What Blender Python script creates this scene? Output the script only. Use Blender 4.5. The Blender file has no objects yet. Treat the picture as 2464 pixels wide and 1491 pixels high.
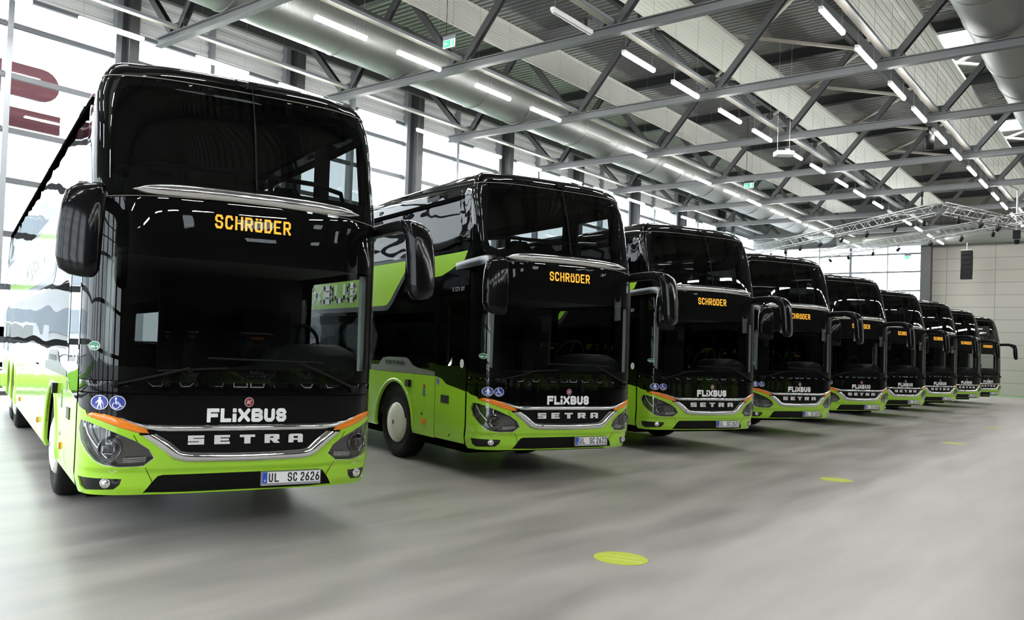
import bpy, math, random
from mathutils import Vector, Matrix
from mathutils.geometry import delaunay_2d_cdt
random.seed(4)
sc = bpy.context.scene
COL = sc.collection
PI = math.pi

# ------------------------------------------------------------------ camera, sky, exposure
def make_camera():
    cd = bpy.data.cameras.new('camera'); co = bpy.data.objects.new('camera', cd); COL.objects.link(co)
    R = Vector((0.65163017, -0.75758153, 0.03805708)); F = Vector((0.7571777, 0.65264548, 0.02712583))
    R.normalize(); F.normalize(); U = R.cross(F); U.normalize(); R = F.cross(U)
    m = Matrix((R, U, -F)).transposed().to_4x4(); m.translation = Vector((0, 0, 1.65240958))
    co.matrix_world = m
    cd.sensor_fit = 'HORIZONTAL'; cd.sensor_width = 36.0
    cd.lens = 36.0 * 2028.367 / 2464
    cd.shift_x = (1232 - 1047.519) / 2464; cd.shift_y = (778.359 - 745.5) / 2464
    cd.clip_start = 0.05; cd.clip_end = 600
    sc.camera = co
make_camera()
SKY = 6.5
w = bpy.data.worlds.new('overcast_sky'); sc.world = w; w.use_nodes = True
bg = w.node_tree.nodes['Background']; bg.inputs[0].default_value = (0.88, 0.94, 1.0, 1); bg.inputs[1].default_value = SKY
TUBE = 85.0
vs = sc.view_settings
vs.view_transform = 'Standard'; vs.look = 'None'; vs.gamma = 1.0; vs.use_curve_mapping = False; vs.exposure = 0.45
cy = sc.cycles
cy.max_bounces = 10; cy.diffuse_bounces = 4; cy.glossy_bounces = 5; cy.transmission_bounces = 4; cy.transparent_max_bounces = 24
cy.caustics_reflective = False; cy.caustics_refractive = False; cy.sample_clamp_indirect = 6.0
cy.use_denoising = True

# ------------------------------------------------------------------ materials
MAT = {}
def pbr(name, col, rough=0.5, metal=0.0, spec=0.5, coat=0.0, bump=None, emit=None, estr=0.0):
    m = bpy.data.materials.new(name); m.use_nodes = True; nt = m.node_tree; b = nt.nodes['Principled BSDF']
    b.inputs['Base Color'].default_value = (*col, 1); b.inputs['Roughness'].default_value = rough
    b.inputs['Metallic'].default_value = metal; b.inputs['Specular IOR Level'].default_value = spec
    b.inputs['Coat Weight'].default_value = coat
    if emit: b.inputs['Emission Color'].default_value = (*emit, 1); b.inputs['Emission Strength'].default_value = estr
    if bump:
        sx, sy, sz, st, dist = bump
        tc = nt.nodes.new('ShaderNodeTexCoord'); mp = nt.nodes.new('ShaderNodeMapping'); mp.inputs['Scale'].default_value = (sx, sy, sz)
        nz = nt.nodes.new('ShaderNodeTexNoise'); nz.inputs['Scale'].default_value = 1.0; nz.inputs['Detail'].default_value = 2
        bp = nt.nodes.new('ShaderNodeBump'); bp.inputs['Strength'].default_value = st; bp.inputs['Distance'].default_value = dist
        nt.links.new(tc.outputs['Object'], mp.inputs[0]); nt.links.new(mp.outputs[0], nz.inputs[0])
        nt.links.new(nz.outputs[0], bp.inputs['Height']); nt.links.new(bp.outputs[0], b.inputs['Normal'])
    MAT[name] = m; return m
def glass(name, tint, spec=1.0, rough=0.0, bump=None):
    m = bpy.data.materials.new(name); m.use_nodes = True; nt = m.node_tree; nt.nodes.clear()
    out = nt.nodes.new('ShaderNodeOutputMaterial'); tr = nt.nodes.new('ShaderNodeBsdfTransparent'); tr.inputs[0].default_value = (*tint, 1)
    gl = nt.nodes.new('ShaderNodeBsdfGlossy'); gl.inputs['Roughness'].default_value = rough; gl.inputs[0].default_value = (1, 1, 1, 1)
    fr = nt.nodes.new('ShaderNodeFresnel'); ge = nt.nodes.new('ShaderNodeNewGeometry'); im = nt.nodes.new('ShaderNodeMath'); im.operation = 'MULTIPLY_ADD'
    im.inputs[1].default_value = 1 / 1.5 - 1.5; im.inputs[2].default_value = 1.5   # the same index from either side of the thin pane
    nt.links.new(ge.outputs['Backfacing'], im.inputs[0]); nt.links.new(im.outputs[0], fr.inputs[0])
    mu = nt.nodes.new('ShaderNodeMath'); mu.operation = 'MULTIPLY'; mu.inputs[1].default_value = spec; mu.use_clamp = True
    mx = nt.nodes.new('ShaderNodeMixShader')
    nt.links.new(fr.outputs[0], mu.inputs[0]); nt.links.new(mu.outputs[0], mx.inputs[0])
    nt.links.new(tr.outputs[0], mx.inputs[1]); nt.links.new(gl.outputs[0], mx.inputs[2]); nt.links.new(mx.outputs[0], out.inputs[0])
    if bump:
        sx, sy, sz, st, dist = bump
        tc = nt.nodes.new('ShaderNodeTexCoord'); mp = nt.nodes.new('ShaderNodeMapping'); mp.inputs['Scale'].default_value = (sx, sy, sz)
        nz = nt.nodes.new('ShaderNodeTexNoise'); nz.inputs['Scale'].default_value = 1.0; nz.inputs['Detail'].default_value = 1
        bp = nt.nodes.new('ShaderNodeBump'); bp.inputs['Strength'].default_value = st; bp.inputs['Distance'].default_value = dist
        nt.links.new(tc.outputs['Object'], mp.inputs[0]); nt.links.new(mp.outputs[0], nz.inputs[0])
        nt.links.new(nz.outputs[0], bp.inputs['Height']); nt.links.new(bp.outputs[0], gl.inputs['Normal']); nt.links.new(bp.outputs[0], fr.inputs['Normal'])
    MAT[name] = m; return m

WAVE = (0.4, 0.32, 1.5, 0.8, 0.045)
pbr('black_paint', (0.002, 0.002, 0.0025), 0.03, spec=0.3)
pbr('black_side', (0.002, 0.002, 0.0025), 0.02, spec=0.12, bump=WAVE)
pbr('frit', (0.002, 0.002, 0.002), 0.6, spec=0.1)
pbr('black_plastic', (0.007, 0.007, 0.0075), 0.32, spec=0.35)
pbr('mirror_black', (0.005, 0.005, 0.0055), 0.1, spec=0.2)
pbr('rubber', (0.006, 0.006, 0.006), 0.75, spec=0.2)
pbr('seam', (0.004, 0.004, 0.004), 0.9, spec=0.0)
pbr('green_paint', (0.33, 0.62, 0.03), 0.18, coat=0.2)
pbr('chrome', (0.88, 0.89, 0.9), 0.06, metal=1.0)
pbr('strip_chrome', (0.8, 0.8, 0.8), 0.14, metal=1.0, bump=(3, 3, 14, 0.4, 0.02))
pbr('letter_silver', (0.78, 0.77, 0.75), 0.4, metal=0.25)
pbr('grille_black', (0.003, 0.003, 0.003), 0.45, spec=0.15)
pbr('glint_silver', (0.25, 0.25, 0.26), 0.2, metal=0.9)
pbr('seal_tan', (0.22, 0.19, 0.16), 0.4)
pbr('satin_chrome', (0.62, 0.61, 0.6), 0.28, metal=1.0)
pbr('lamp_housing', (0.14, 0.14, 0.145), 0.1, metal=0.9)
pbr('lens_glow', (0.6, 0.61, 0.63), 0.2, metal=0.9)
pbr('orange_lens', (0.85, 0.23, 0.008), 0.12, coat=0.4)
pbr('white_print', (0.85, 0.85, 0.85), 0.4)
pbr('silver_print', (0.55, 0.55, 0.54), 0.35, metal=0.3)
pbr('sticker_blue', (0.02, 0.035, 0.32), 0.35)
pbr('sticker_green', (0.03, 0.2, 0.1), 0.4)
pbr('badge_red', (0.28, 0.01, 0.03), 0.25)
pbr('grey_paint', (0.13, 0.135, 0.13), 0.3)
pbr('dark_grey_paint', (0.03, 0.035, 0.037), 0.2)
pbr('plate_white', (0.8, 0.8, 0.8), 0.35)
pbr('plate_frame', (0.4, 0.4, 0.42), 0.35, metal=0.5)
pbr('plate_blue', (0.02, 0.08, 0.5), 0.35)
pbr('ink', (0.006, 0.006, 0.006), 0.4)
pbr('hub_cream', (0.72, 0.7, 0.62), 0.3)
pbr('led_amber', (0.3, 0.1, 0.0), 0.5, emit=(1.0, 0.44, 0.045), estr=1.8)
pbr('cabin_dark', (0.012, 0.012, 0.013), 0.6, spec=0.2)
pbr('cabin_grey', (0.16, 0.16, 0.16), 0.7, spec=0.2)
pbr('pillar_grey', (0.3, 0.33, 0.33), 0.55)
pbr('seat_fabric', (0.01, 0.01, 0.012), 0.9, spec=0.1)
pbr('rail_grey', (0.4, 0.4, 0.39), 0.4)
glass('windscreen_glass', (0.64, 0.67, 0.66), 0.5)
glass('upper_glass', (0.4, 0.43, 0.43), 0.8)
glass('side_glass', (0.2, 0.21, 0.21), 0.36, bump=WAVE)
glass('lower_side_glass', (0.06, 0.065, 0.065), 0.36, bump=WAVE)
glass('driver_glass', (0.78, 0.8, 0.79), 0.8)
glass('door_glass', (0.08, 0.085, 0.085), 0.6)
glass('lens_glass', (0.9, 0.9, 0.9), 1.0)
glass('pane_glass', (0.93, 0.96, 0.96), 0.7)
# hall
pbr('steel_grey', (0.13, 0.133, 0.138), 0.5)
pbr('steel_dark', (0.055, 0.057, 0.058), 0.55)
pbr('steel_mid', (0.11, 0.113, 0.117), 0.5)
pbr('frame_pale', (0.33, 0.355, 0.38), 0.4, metal=0.2)
pbr('frame_grey', (0.12, 0.13, 0.145), 0.45)
pbr('siding', (0.78, 0.8, 0.8), 0.4)
pbr('deck', (0.24, 0.24, 0.225), 0.45, metal=0.2)
pbr('wall_brown', (0.09, 0.08, 0.075), 0.6)
pbr('curtain', (0.3, 0.3, 0.3), 0.5)
pbr('panel_white', (0.88, 0.88, 0.81), 0.45)
pbr('tray_beige', (0.6, 0.56, 0.5), 0.45)
pbr('brace_cream', (0.55, 0.52, 0.45), 0.5)
pbr('tube_body', (0.8, 0.8, 0.8), 0.4)
pbr('tube_off', (0.78, 0.78, 0.77), 0.3)
pbr('tube_lit', (1, 1, 1), 0.5, emit=(1.0, 0.99, 0.97), estr=TUBE)
pbr('sign_green', (0.03, 0.4, 0.2), 0.4, emit=(0.05, 0.55, 0.28), estr=0.45)
pbr('sign_white', (0.8, 0.9, 0.85), 0.4, emit=(0.8, 1.0, 0.9), estr=0.6)
pbr('aluminium', (0.28, 0.28, 0.275), 0.45, metal=0.6)
pbr('cable', (0.01, 0.01, 0.01), 0.6, spec=0.15)
pbr('red_sign', (0.11, 0.02, 0.03), 0.6)
pbr('disc_green', (0.47, 0.57, 0.03), 0.5)
pbr('disc_print', (0.8, 0.85, 0.4), 0.4)
pbr('green_strip', (0.2, 0.42, 0.17), 0.5)
pbr('lawn', (0.12, 0.25, 0.03), 0.9, spec=0.0, bump=(6, 6, 6, 0.6, 0.1))
pbr('asphalt', (0.35, 0.35, 0.35), 0.9, spec=0.0)
pbr('facade', (0.85, 0.86, 0.87), 0.8)
pbr('facade_glass', (0.45, 0.5, 0.55), 0.3)
pbr('car_white', (0.75, 0.76, 0.78), 0.15, coat=0.5)
pbr('car_silver', (0.4, 0.42, 0.45), 0.2, metal=0.4)
pbr('car_glass', (0.02, 0.025, 0.03), 0.05)

def make_duct_mat():
    m = pbr('duct_steel', (0.3, 0.31, 0.295), 0.42, metal=0.8); nt = m.node_tree; b = nt.nodes['Principled BSDF']
    tc = nt.nodes.new('ShaderNodeTexCoord'); wv = nt.nodes.new('ShaderNodeTexWave'); wv.wave_type = 'BANDS'; wv.bands_direction = 'X'
    wv.inputs['Scale'].default_value = 7.0; wv.inputs['Distortion'].default_value = 0.0
    bp = nt.nodes.new('ShaderNodeBump'); bp.inputs['Strength'].default_value = 0.35; bp.inputs['Distance'].default_value = 0.01
    nt.links.new(tc.outputs['Object'], wv.inputs[0]); nt.links.new(wv.outputs[1], bp.inputs['Height']); nt.links.new(bp.outputs[0], b.inputs['Normal'])
make_duct_mat()
def make_floor_mat():
    m = pbr('epoxy_floor', (0.3, 0.3, 0.28), 0.3); nt = m.node_tree; b = nt.nodes['Principled BSDF']
    tc = nt.nodes.new('ShaderNodeTexCoord'); mp = nt.nodes.new('ShaderNodeMapping'); mp.inputs['Rotation'].default_value = (0, 0, 0.85); mp.inputs['Scale'].default_value = (0.3, 1.7, 1)
    nz = nt.nodes.new('ShaderNodeTexNoise'); nz.inputs['Scale'].default_value = 1.3; nz.inputs['Detail'].default_value = 5
    cr = nt.nodes.new('ShaderNodeValToRGB'); cr.color_ramp.elements[0].color = (0.25, 0.238, 0.22, 1); cr.color_ramp.elements[1].color = (0.39, 0.371, 0.342, 1)
    cr.color_ramp.elements[0].position = 0.3; cr.color_ramp.elements[1].position = 0.7
    r2 = nt.nodes.new('ShaderNodeMapRange'); r2.inputs[3].default_value = 0.28; r2.inputs[4].default_value = 0.45
    nt.links.new(tc.outputs['Object'], mp.inputs[0]); nt.links.new(mp.outputs[0], nz.inputs[0]); nt.links.new(nz.outputs[0], cr.inputs[0])
    nt.links.new(cr.outputs[0], b.inputs['Base Color']); nt.links.new(nz.outputs[0], r2.inputs[0]); nt.links.new(r2.outputs[0], b.inputs['Roughness'])
make_floor_mat()
def make_concrete():
    m = pbr('concrete_panel', (0.5, 0.48, 0.44), 0.7); nt = m.node_tree; b = nt.nodes['Principled BSDF']
    tc = nt.nodes.new('ShaderNodeTexCoord'); sp = nt.nodes.new('ShaderNodeSeparateXYZ'); cb = nt.nodes.new('ShaderNodeCombineXYZ')
    br = nt.nodes.new('ShaderNodeTexBrick'); br.offset = 0.0; br.inputs['Scale'].default_value = 1.0
    br.inputs['Mortar Size'].default_value = 0.012; br.inputs['Brick Width'].default_value = 2.57; br.inputs['Row Height'].default_value = 0.762
    br.inputs['Color1'].default_value = (0.36, 0.345, 0.305, 1); br.inputs['Color2'].default_value = (0.335, 0.322, 0.285, 1); br.inputs['Mortar'].default_value = (0.13, 0.125, 0.11, 1)
    nt.links.new(tc.outputs['Object'], sp.inputs[0]); nt.links.new(sp.outputs['Y'], cb.inputs[0]); nt.links.new(sp.outputs['Z'], cb.inputs[1])
    nt.links.new(cb.outputs[0], br.inputs[0]); nt.links.new(br.outputs[0], b.inputs['Base Color'])
make_concrete()

# ------------------------------------------------------------------ helpers
class MB:
    def __init__(s): s.v = []; s.f = []; s.m = []; s.sm = []
    def quad(s, pts, mi=0, smooth=False):
        i = len(s.v); s.v += [tuple(p) for p in pts]; s.f.append(tuple(range(i, i + len(pts)))); s.m.append(mi); s.sm.append(smooth)
    def box(s, x0, x1, y0, y1, z0, z1, mi=0):
        s.obox(Matrix.Identity(4), x0, x1, y0, y1, z0, z1, mi)
    def obox(s, M, x0, x1, y0, y1, z0, z1, mi=0):
        i = len(s.v)
        for z in (z0, z1):
            for (x, y) in ((x0, y0), (x1, y0), (x1, y1), (x0, y1)): s.v.append(tuple(M @ Vector((x, y, z))))
        for f in ((3, 2, 1, 0), (4, 5, 6, 7), (0, 1, 5, 4), (1, 2, 6, 5), (2, 3, 7, 6), (3, 0, 4, 7)):
            s.f.append(tuple(i + k for k in f)); s.m.append(mi); s.sm.append(False)
    def bar(s, a, b, w, h=None, mi=0, up=(0, 0, 1)):
        a, b = Vector(a), Vector(b); d = b - a; L = d.length; d.normalize(); up = Vector(up)
        if abs(d.dot(up)) > 0.99: up = Vector((1, 0, 0))
        x = d.cross(up).normalized(); y = x.cross(d); h = h or w
        M = Matrix((x, d, y)).transposed().to_4x4(); M.translation = a
        s.obox(M, -w / 2, w / 2, 0, L, -h / 2, h / 2, mi)
    def loft(s, rings, closed=True, caps=True, mi=0, smooth=True):
        i = len(s.v); n = len(rings[0])
        for r in rings: s.v += [tuple(p) for p in r]
        for k in range(len(rings) - 1):
            for j in range(n if closed else n - 1):
                a = i + k * n + j; b = i + k * n + (j + 1) % n
                s.f.append((a, b, b + n, a + n)); s.m.append(mi); s.sm.append(smooth)
        if caps and closed:
            s.quad(list(reversed(rings[0])), mi); s.quad(rings[-1], mi)
    def tube(s, pts, r, n=8, mi=0, caps=True, rx=None):
        pts = [Vector(p) for p in pts]; rings = []; prev = None
        for k, p in enumerate(pts):
            d = (pts[min(k + 1, len(pts) - 1)] - pts[max(k - 1, 0)]).normalized()
            u = prev if prev else (Vector((0, 0, 1)) if abs(d.z) < 0.9 else Vector((1, 0, 0)))
            x = d.cross(u).normalized(); y = x.cross(d).normalized(); prev = y
            rr = r[k] if isinstance(r, (list, tuple)) else r
            q = rx if rx else rr
            rings.append([p + x * (q * math.cos(2 * PI * j / n)) + y * (rr * math.sin(2 * PI * j / n)) for j in range(n)])
        rings = [list(reversed(r_)) for r_ in rings]
        s.loft(rings, True, caps, mi)
    def lathe(s, prof, axis_o, ax, n=32, mi=0):
        # prof: (r, t) along axis ax from axis_o
        ax = Vector(ax).normalized(); u = Vector((0, 0, 1)) if abs(ax.z) < 0.9 else Vector((1, 0, 0)); x = ax.cross(u).normalized(); y = ax.cross(x)
        o = Vector(axis_o)
        rings = [[o + ax * t + (x * math.cos(2 * PI * j / n) + y * math.sin(2 * PI * j / n)) * max(r, 1e-4) for j in range(n)] for r, t in prof]
        s.loft(rings, True, False, mi)
    def build(s, name, mats, parent=None):
        me = bpy.data.meshes.new(name); me.from_pydata(s.v, [], s.f)
        if not isinstance(mats, (list, tuple)): mats = [mats]
        for m in mats: me.materials.append(MAT[m] if isinstance(m, str) else m)
        me.polygons.foreach_set('material_index', s.m); me.polygons.foreach_set('use_smooth', s.sm); me.update()
        o = bpy.data.objects.new(name, me); COL.objects.link(o)
        if parent: o.parent = parent
        return o
def tag(o, label=None, cat=None, group=None, kind=None):
    if label: o['label'] = label
    if cat: o['category'] = cat
    if group: o['group'] = group
    if kind: o['kind'] = kind
    return o
def empty(name, loc=(0, 0, 0), rz=0):
    o = bpy.data.objects.new(name, None); COL.objects.link(o); o.location = loc; o.rotation_euler = (0, 0, rz); return o
def copy_tree(o, parent=None, skip=()):
    c = o.copy(); COL.objects.link(c)
    if parent: c.parent = parent
    for ch in list(o.children):
        if ch.name.split('.')[0] not in skip: copy_tree(ch, c)
    return c
def shift_to(o, x, y, z):   # move a mesh thing's origin to its base
    o.data.transform(Matrix.Translation((-x, -y, -z))); o.location = (x, y, z); return o

# ------------------------------------------------------------------ vector lettering
GL = {
 'S': [[(1, .78), (.8, 1), (.2, 1), (0, .82), (0, .66), (.2, .52), (.8, .48), (1, .34), (1, .18), (.8, 0), (.2, 0), (0, .22)]],
 'C': [[(1, .76), (.78, 1), (.22, 1), (0, .8), (0, .2), (.22, 0), (.78, 0), (1, .24)]],
 'H': [[(0, 0), (0, 1)], [(1, 0), (1, 1)], [(0, .5), (1, .5)]],
 'R': [[(0, 0), (0, 1), (.75, 1), (1, .86), (1, .6), (.75, .46), (0, .46)], [(.5, .46), (1, 0)]],
 'O': [[(.15, 0), (0, .12), (0, .66), (.1, .76), (.9, .76), (1, .66), (1, .12), (.85, 0), (.15, 0)], [(.12, 1), (.2, 1)], [(.8, 1), (.88, 1)]],
 'D': [[(0, 0), (0, 1), (.72, 1), (1, .75), (1, .25), (.72, 0), (0, 0)]],
 'E': [[(1, 1), (0, 1), (0, 0), (1, 0)], [(0, .5), (.8, .5)]],
 'F': [[(1, 1), (0, 1), (0, 0)], [(0, .5), (.85, .5)]],
 'L': [[(0, 1), (0, 0), (1, 0)]],
 'U': [[(0, 1), (0, .2), (.22, 0), (.78, 0), (1, .2), (1, 1)]],
 'T': [[(0, 1), (1, 1)], [(.5, 1), (.5, 0)]],
 'i': [[(.5, .46), (.5, 0)], [(.5, .99), (.5, 1)]],
 'X': [[(0, 1), (.42, .5), (0, 0)], [(1, 1), (.66, .6)], [(.66, .36), (1, 0)]],
 'B': [[(0, 0), (0, 1), (.72, 1), (.95, .86), (.95, .64), (.72, .5), (0, .5)], [(.72, .5), (1, .36), (1, .14), (.75, 0), (0, 0)]],
 '2': [[(0, .78), (.2, 1), (.8, 1), (1, .8), (1, .62), (0, .1), (0, 0), (1, 0)]],
 '6': [[(.8, 1), (.35, .75), (0, .35), (0, .18), (.25, 0), (.75, 0), (1, .18), (1, .4), (.75, .56), (.3, .56), (.08, .44)]],
 '0': [[(.25, 0), (0, .2), (0, .8), (.25, 1), (.75, 1), (1, .8), (1, .2), (.75, 0), (.25, 0)]],
 '1': [[(.1, .8), (.6, 1), (.6, 0)]],
 '3': [[(0, 1), (1, 1), (.45, .58), (.8, .55), (1, .38), (1, .18), (.8, 0), (.2, 0), (0, .18)]],
 '4': [[(.6, 1), (0, .28), (1, .28)], [(.75, .6), (.75, 0)]],
 '5': [[(1, 1), (.1, 1), (.05, .55), (.7, .58), (1, .4), (1, .18), (.8, 0), (.2, 0), (0, .15)]],
 '7': [[(0, 1), (1, 1), (.35, 0)]],
 '8': [[(.25, .54), (.05, .7), (.05, .86), (.25, 1), (.75, 1), (.95, .86), (.95, .7), (.75, .54), (.25, .54), (0, .36), (0, .16), (.25, 0), (.75, 0), (1, .16), (1, .36), (.75, .54)]],
 'K': [[(0, 0), (0, 1)], [(1, 1), (.1, .5), (1, 0)]],
}
def seg_poly(mb, a, b, t, mp, mi=0, caps=True):
    ax, ay = a; bx, by = b; dx, dy = bx - ax, by - ay; L = math.hypot(dx, dy) or 1e-6; nx, ny = -dy / L * t / 2, dx / L * t / 2
    mb.quad([mp(ax - nx, ay - ny), mp(bx - nx, by - ny), mp(bx + nx, by + ny), mp(ax + nx, ay + ny)], mi)
    if caps:
        for (cx, cyy) in (a, b): mb.quad([mp(cx + t / 2 * math.cos(k * PI / 5), cyy + t / 2 * math.sin(k * PI / 5)) for k in range(10)], mi)
def glyph(mb, ch, x, y, w, h, t, mp, mi=0, square=False):
    for pl in GL[ch]:
        P = [(x + t / 2 + px * (w - t), y + t / 2 + py * (h - t)) for px, py in pl]
        for a, b in zip(P, P[1:]):
            seg_poly(mb, a, b, t, mp, mi, caps=not square)
            if square:
                for (cx, cyy) in (a, b): mb.quad([mp(cx + p * t / 2, cyy + q * t / 2) for p, q in ((-.8, -1), (.8, -1), (1, -.8), (1, .8), (.8, 1), (-.8, 1), (-1, .8), (-1, -.8))], mi)
SETRA = {
 'S': [(0, 0, 1, .27), (0, .37, 1, .63), (0, .73, 1, 1), (0, .37, .32, 1), (.68, 0, 1, .63)],
 'E': [(0, 0, .38, 1), (0, 0, 1, .26), (0, .38, .93, .62), (0, .74, 1, 1)],
 'T': [(0, .72, 1, 1), (.3, 0, .7, 1)],
 'R': [(0, 0, .36, 1), (0, .74, .92, 1), (0, .36, .9, .58), (.62, .4, 1, .95)],
 'A': [(0, 0, .34, .88), (.66, 0, 1, .88), (.1, .74, .9, 1), (0, .28, 1, .5), (.04, .8, .96, .93)]}
def setra(mb, x0, y0, w, h, pitch, mp, mi=0):
    for k, ch in enumerate('SETRA'):
        X = x0 + k * pitch
        for (a, b, c, d) in SETRA[ch]:
            mb.quad([mp(X + a * w, y0 + b * h), mp(X + c * w, y0 + b * h), mp(X + c * w, y0 + d * h), mp(X + a * w, y0 + d * h)], mi)
        if ch == 'R': mb.quad([mp(X + p * w, y0 + q * h) for p, q in ((.66, 0), (1.06, 0), (.8, .38), (.42, .38))], mi)
FLIX = [('F', .86), ('L', .76), ('i', .29), ('X', .90), ('B', .84), ('U', .80), ('S', .78)]
def flix(mb, x0, y0, total, h, mp, mi=0, mirror=False):
    s0 = sum(a for _, a in FLIX); gap = 0.085; full = s0 + gap * 6; k = total / (full * h); x = x0
    for ch, a in FLIX:
        glyph(mb, ch, x, y0, a * h * k, h, 0.275 * h if ch != 'i' else 0.29 * h, mp, mi, ch in 'FLi'); x += (a + gap) * h * k

# ------------------------------------------------------------------ coach body surface
WN = 1.27
Y0T = [(0.2, .10), (.38, .07), (.45, .035), (.558, .028), (.578, .026), (.592, .002), (.7, -.01), (1.0, 0), (2.4, .02), (2.75, .05), (2.85, .07), (3.4, .19), (3.8, .325), (3.86, .36), (3.92, .42), (3.96, .50), (3.99, .62), (4.01, .85), (4.02, 1.3)]
WZT = [(0.2, 1.22), (.38, 1.235), (.5, 1.265), (2.5, 1.275), (2.9, 1.268), (3.6, 1.240), (3.68, 1.222), (3.8, 1.182), (3.86, 1.155), (3.92, 1.105), (3.96, 1.04), (3.99, .94), (4.01, .8), (4.02, .55)]
def interp(x, T):
    if x <= T[0][0]: return T[0][1]
    for (a, b), (c, d) in zip(T, T[1:]):
        if x <= c: return b + (d - b) * (x - a) / (c - a)
    return T[-1][1]
YR = 13.93
XT = []; N_ = 300; s_ = 0; pv = None
for i in range(N_ + 1):
    X = 1 - (1 - i / N_) ** 3; Y = .55 * (1 - max(0, 1 - X ** 4) ** .311)
    if pv: s_ += math.hypot((X - pv[0]) * WN, Y - pv[1])
    XT.append((s_, X, Y)); pv = (X, Y)
LC = s_
RT = []; s_ = 0; pv = None
for i in range(121):
    X = 1 - (i / 120) ** 3; Y = .32 * max(0, 1 - X ** 5) ** .4
    if pv: s_ += math.hypot((X - pv[0]) * WN, Y - pv[1])
    RT.append((s_, X, Y)); pv = (X, Y)
LS = LC + (YR - .32 - .55); SEND = LS + RT[-1][0]
def tab(T, a, k):
    lo, hi = 0, len(T) - 1
    while hi - lo > 1:
        m = (lo + hi) // 2
        if T[m][0] <= a: lo = m
        else: hi = m
    a0, a1 = T[lo][0], T[hi][0]; t = 0 if a1 == a0 else min(1, max(0, (a - a0) / (a1 - a0)))
    return T[lo][k] + (T[hi][k] - T[lo][k]) * t
def fx(x):
    q = abs(x) / WN
    for (a, X, _), (b, X2, _) in zip(XT, XT[1:]):
        if q <= X2: return math.copysign(a + (b - a) * (q - X) / (X2 - X), x)
    return math.copysign(LC, x)
def fy(y):
    if y >= .55: return LC + y - .55
    for (a, _, Y), (b, _, Y2) in zip(XT, XT[1:]):
        if y <= Y2: return a + (b - a) * (y - Y) / (Y2 - Y)
def raw(s, z):
    a = abs(s)
    if a <= LC: X = tab(XT, a, 1); y = tab(XT, a, 2)
    elif a <= LS: X = 1; y = .55 + a - LC
    else: X = tab(RT, a - LS, 1); y = YR - .32 + tab(RT, a - LS, 2)
    t = min(1, max(0, (a - 1.0) / (LC + .35 - 1.0))); fade = 1 - t * t * (3 - 2 * t)
    yy = y + interp(z, Y0T) * fade
    if a > LS and z > 3.8: yy -= (interp(z, Y0T) - .325) * min(1, (a - LS) / .3)
    return Vector((math.copysign(1, s) * X * interp(z, WZT), yy, z))
def skin(s, z, off=0.0):
    p = raw(s, z)
    if off:
        e = .004; ds = raw(s + e, z) - raw(s - e, z); dz = raw(s, z + e) - raw(s, z - e); n = ds.cross(dz)
        if n.length > 1e-9: p = p + n.normalized() * off
    return p
SLN = [0.0]
while SLN[-1] < LC + .25: SLN.append(SLN[-1] + (.07 if SLN[-1] < .9 else .03))
while SLN[-1] < LS - .9: SLN.append(SLN[-1] + .8)
SLN.append(LS)
while SLN[-1] < SEND: SLN.append(min(SEND, SLN[-1] + .06))
SGRID = sorted(set([-a for a in SLN] + SLN))
def pip(x, y, P):
    c = False; n = len(P)
    for i in range(n):
        x1, y1 = P[i]; x2, y2 = P[i - 1]
        if (y1 > y) != (y2 > y) and x < (x2 - x1) * (y - y1) / (y2 - y1) + x1: c = not c
    return c
def densify(P):
    out = []; n = len(P)
    for i in range(n):
        a, b = P[i], P[(i + 1) % n]; lim = .05 if min(abs(a[0]), abs(b[0])) < LC + .3 else .5
        m = max(1, int(math.ceil(max(abs(a[0] - b[0]) / lim, abs(a[1] - b[1]) / .12))))
        if m > 60: m = 60
        for k in range(m): out.append((a[0] + (b[0] - a[0]) * k / m, a[1] + (b[1] - a[1]) * k / m))
    return out
def dist_edge(x, y, P):
    best = 9
    for i in range(len(P)):
        x1, y1 = P[i - 1]; x2, y2 = P[i]; dx, dy = x2 - x1, y2 - y1; L2 = dx * dx + dy * dy
        t = 0 if L2 == 0 else min(1, max(0, ((x - x1) * dx + (y - y1) * dy) / L2))
        best = min(best, math.hypot(x - x1 - t * dx, y - y1 - t * dy))
    return best
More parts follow.
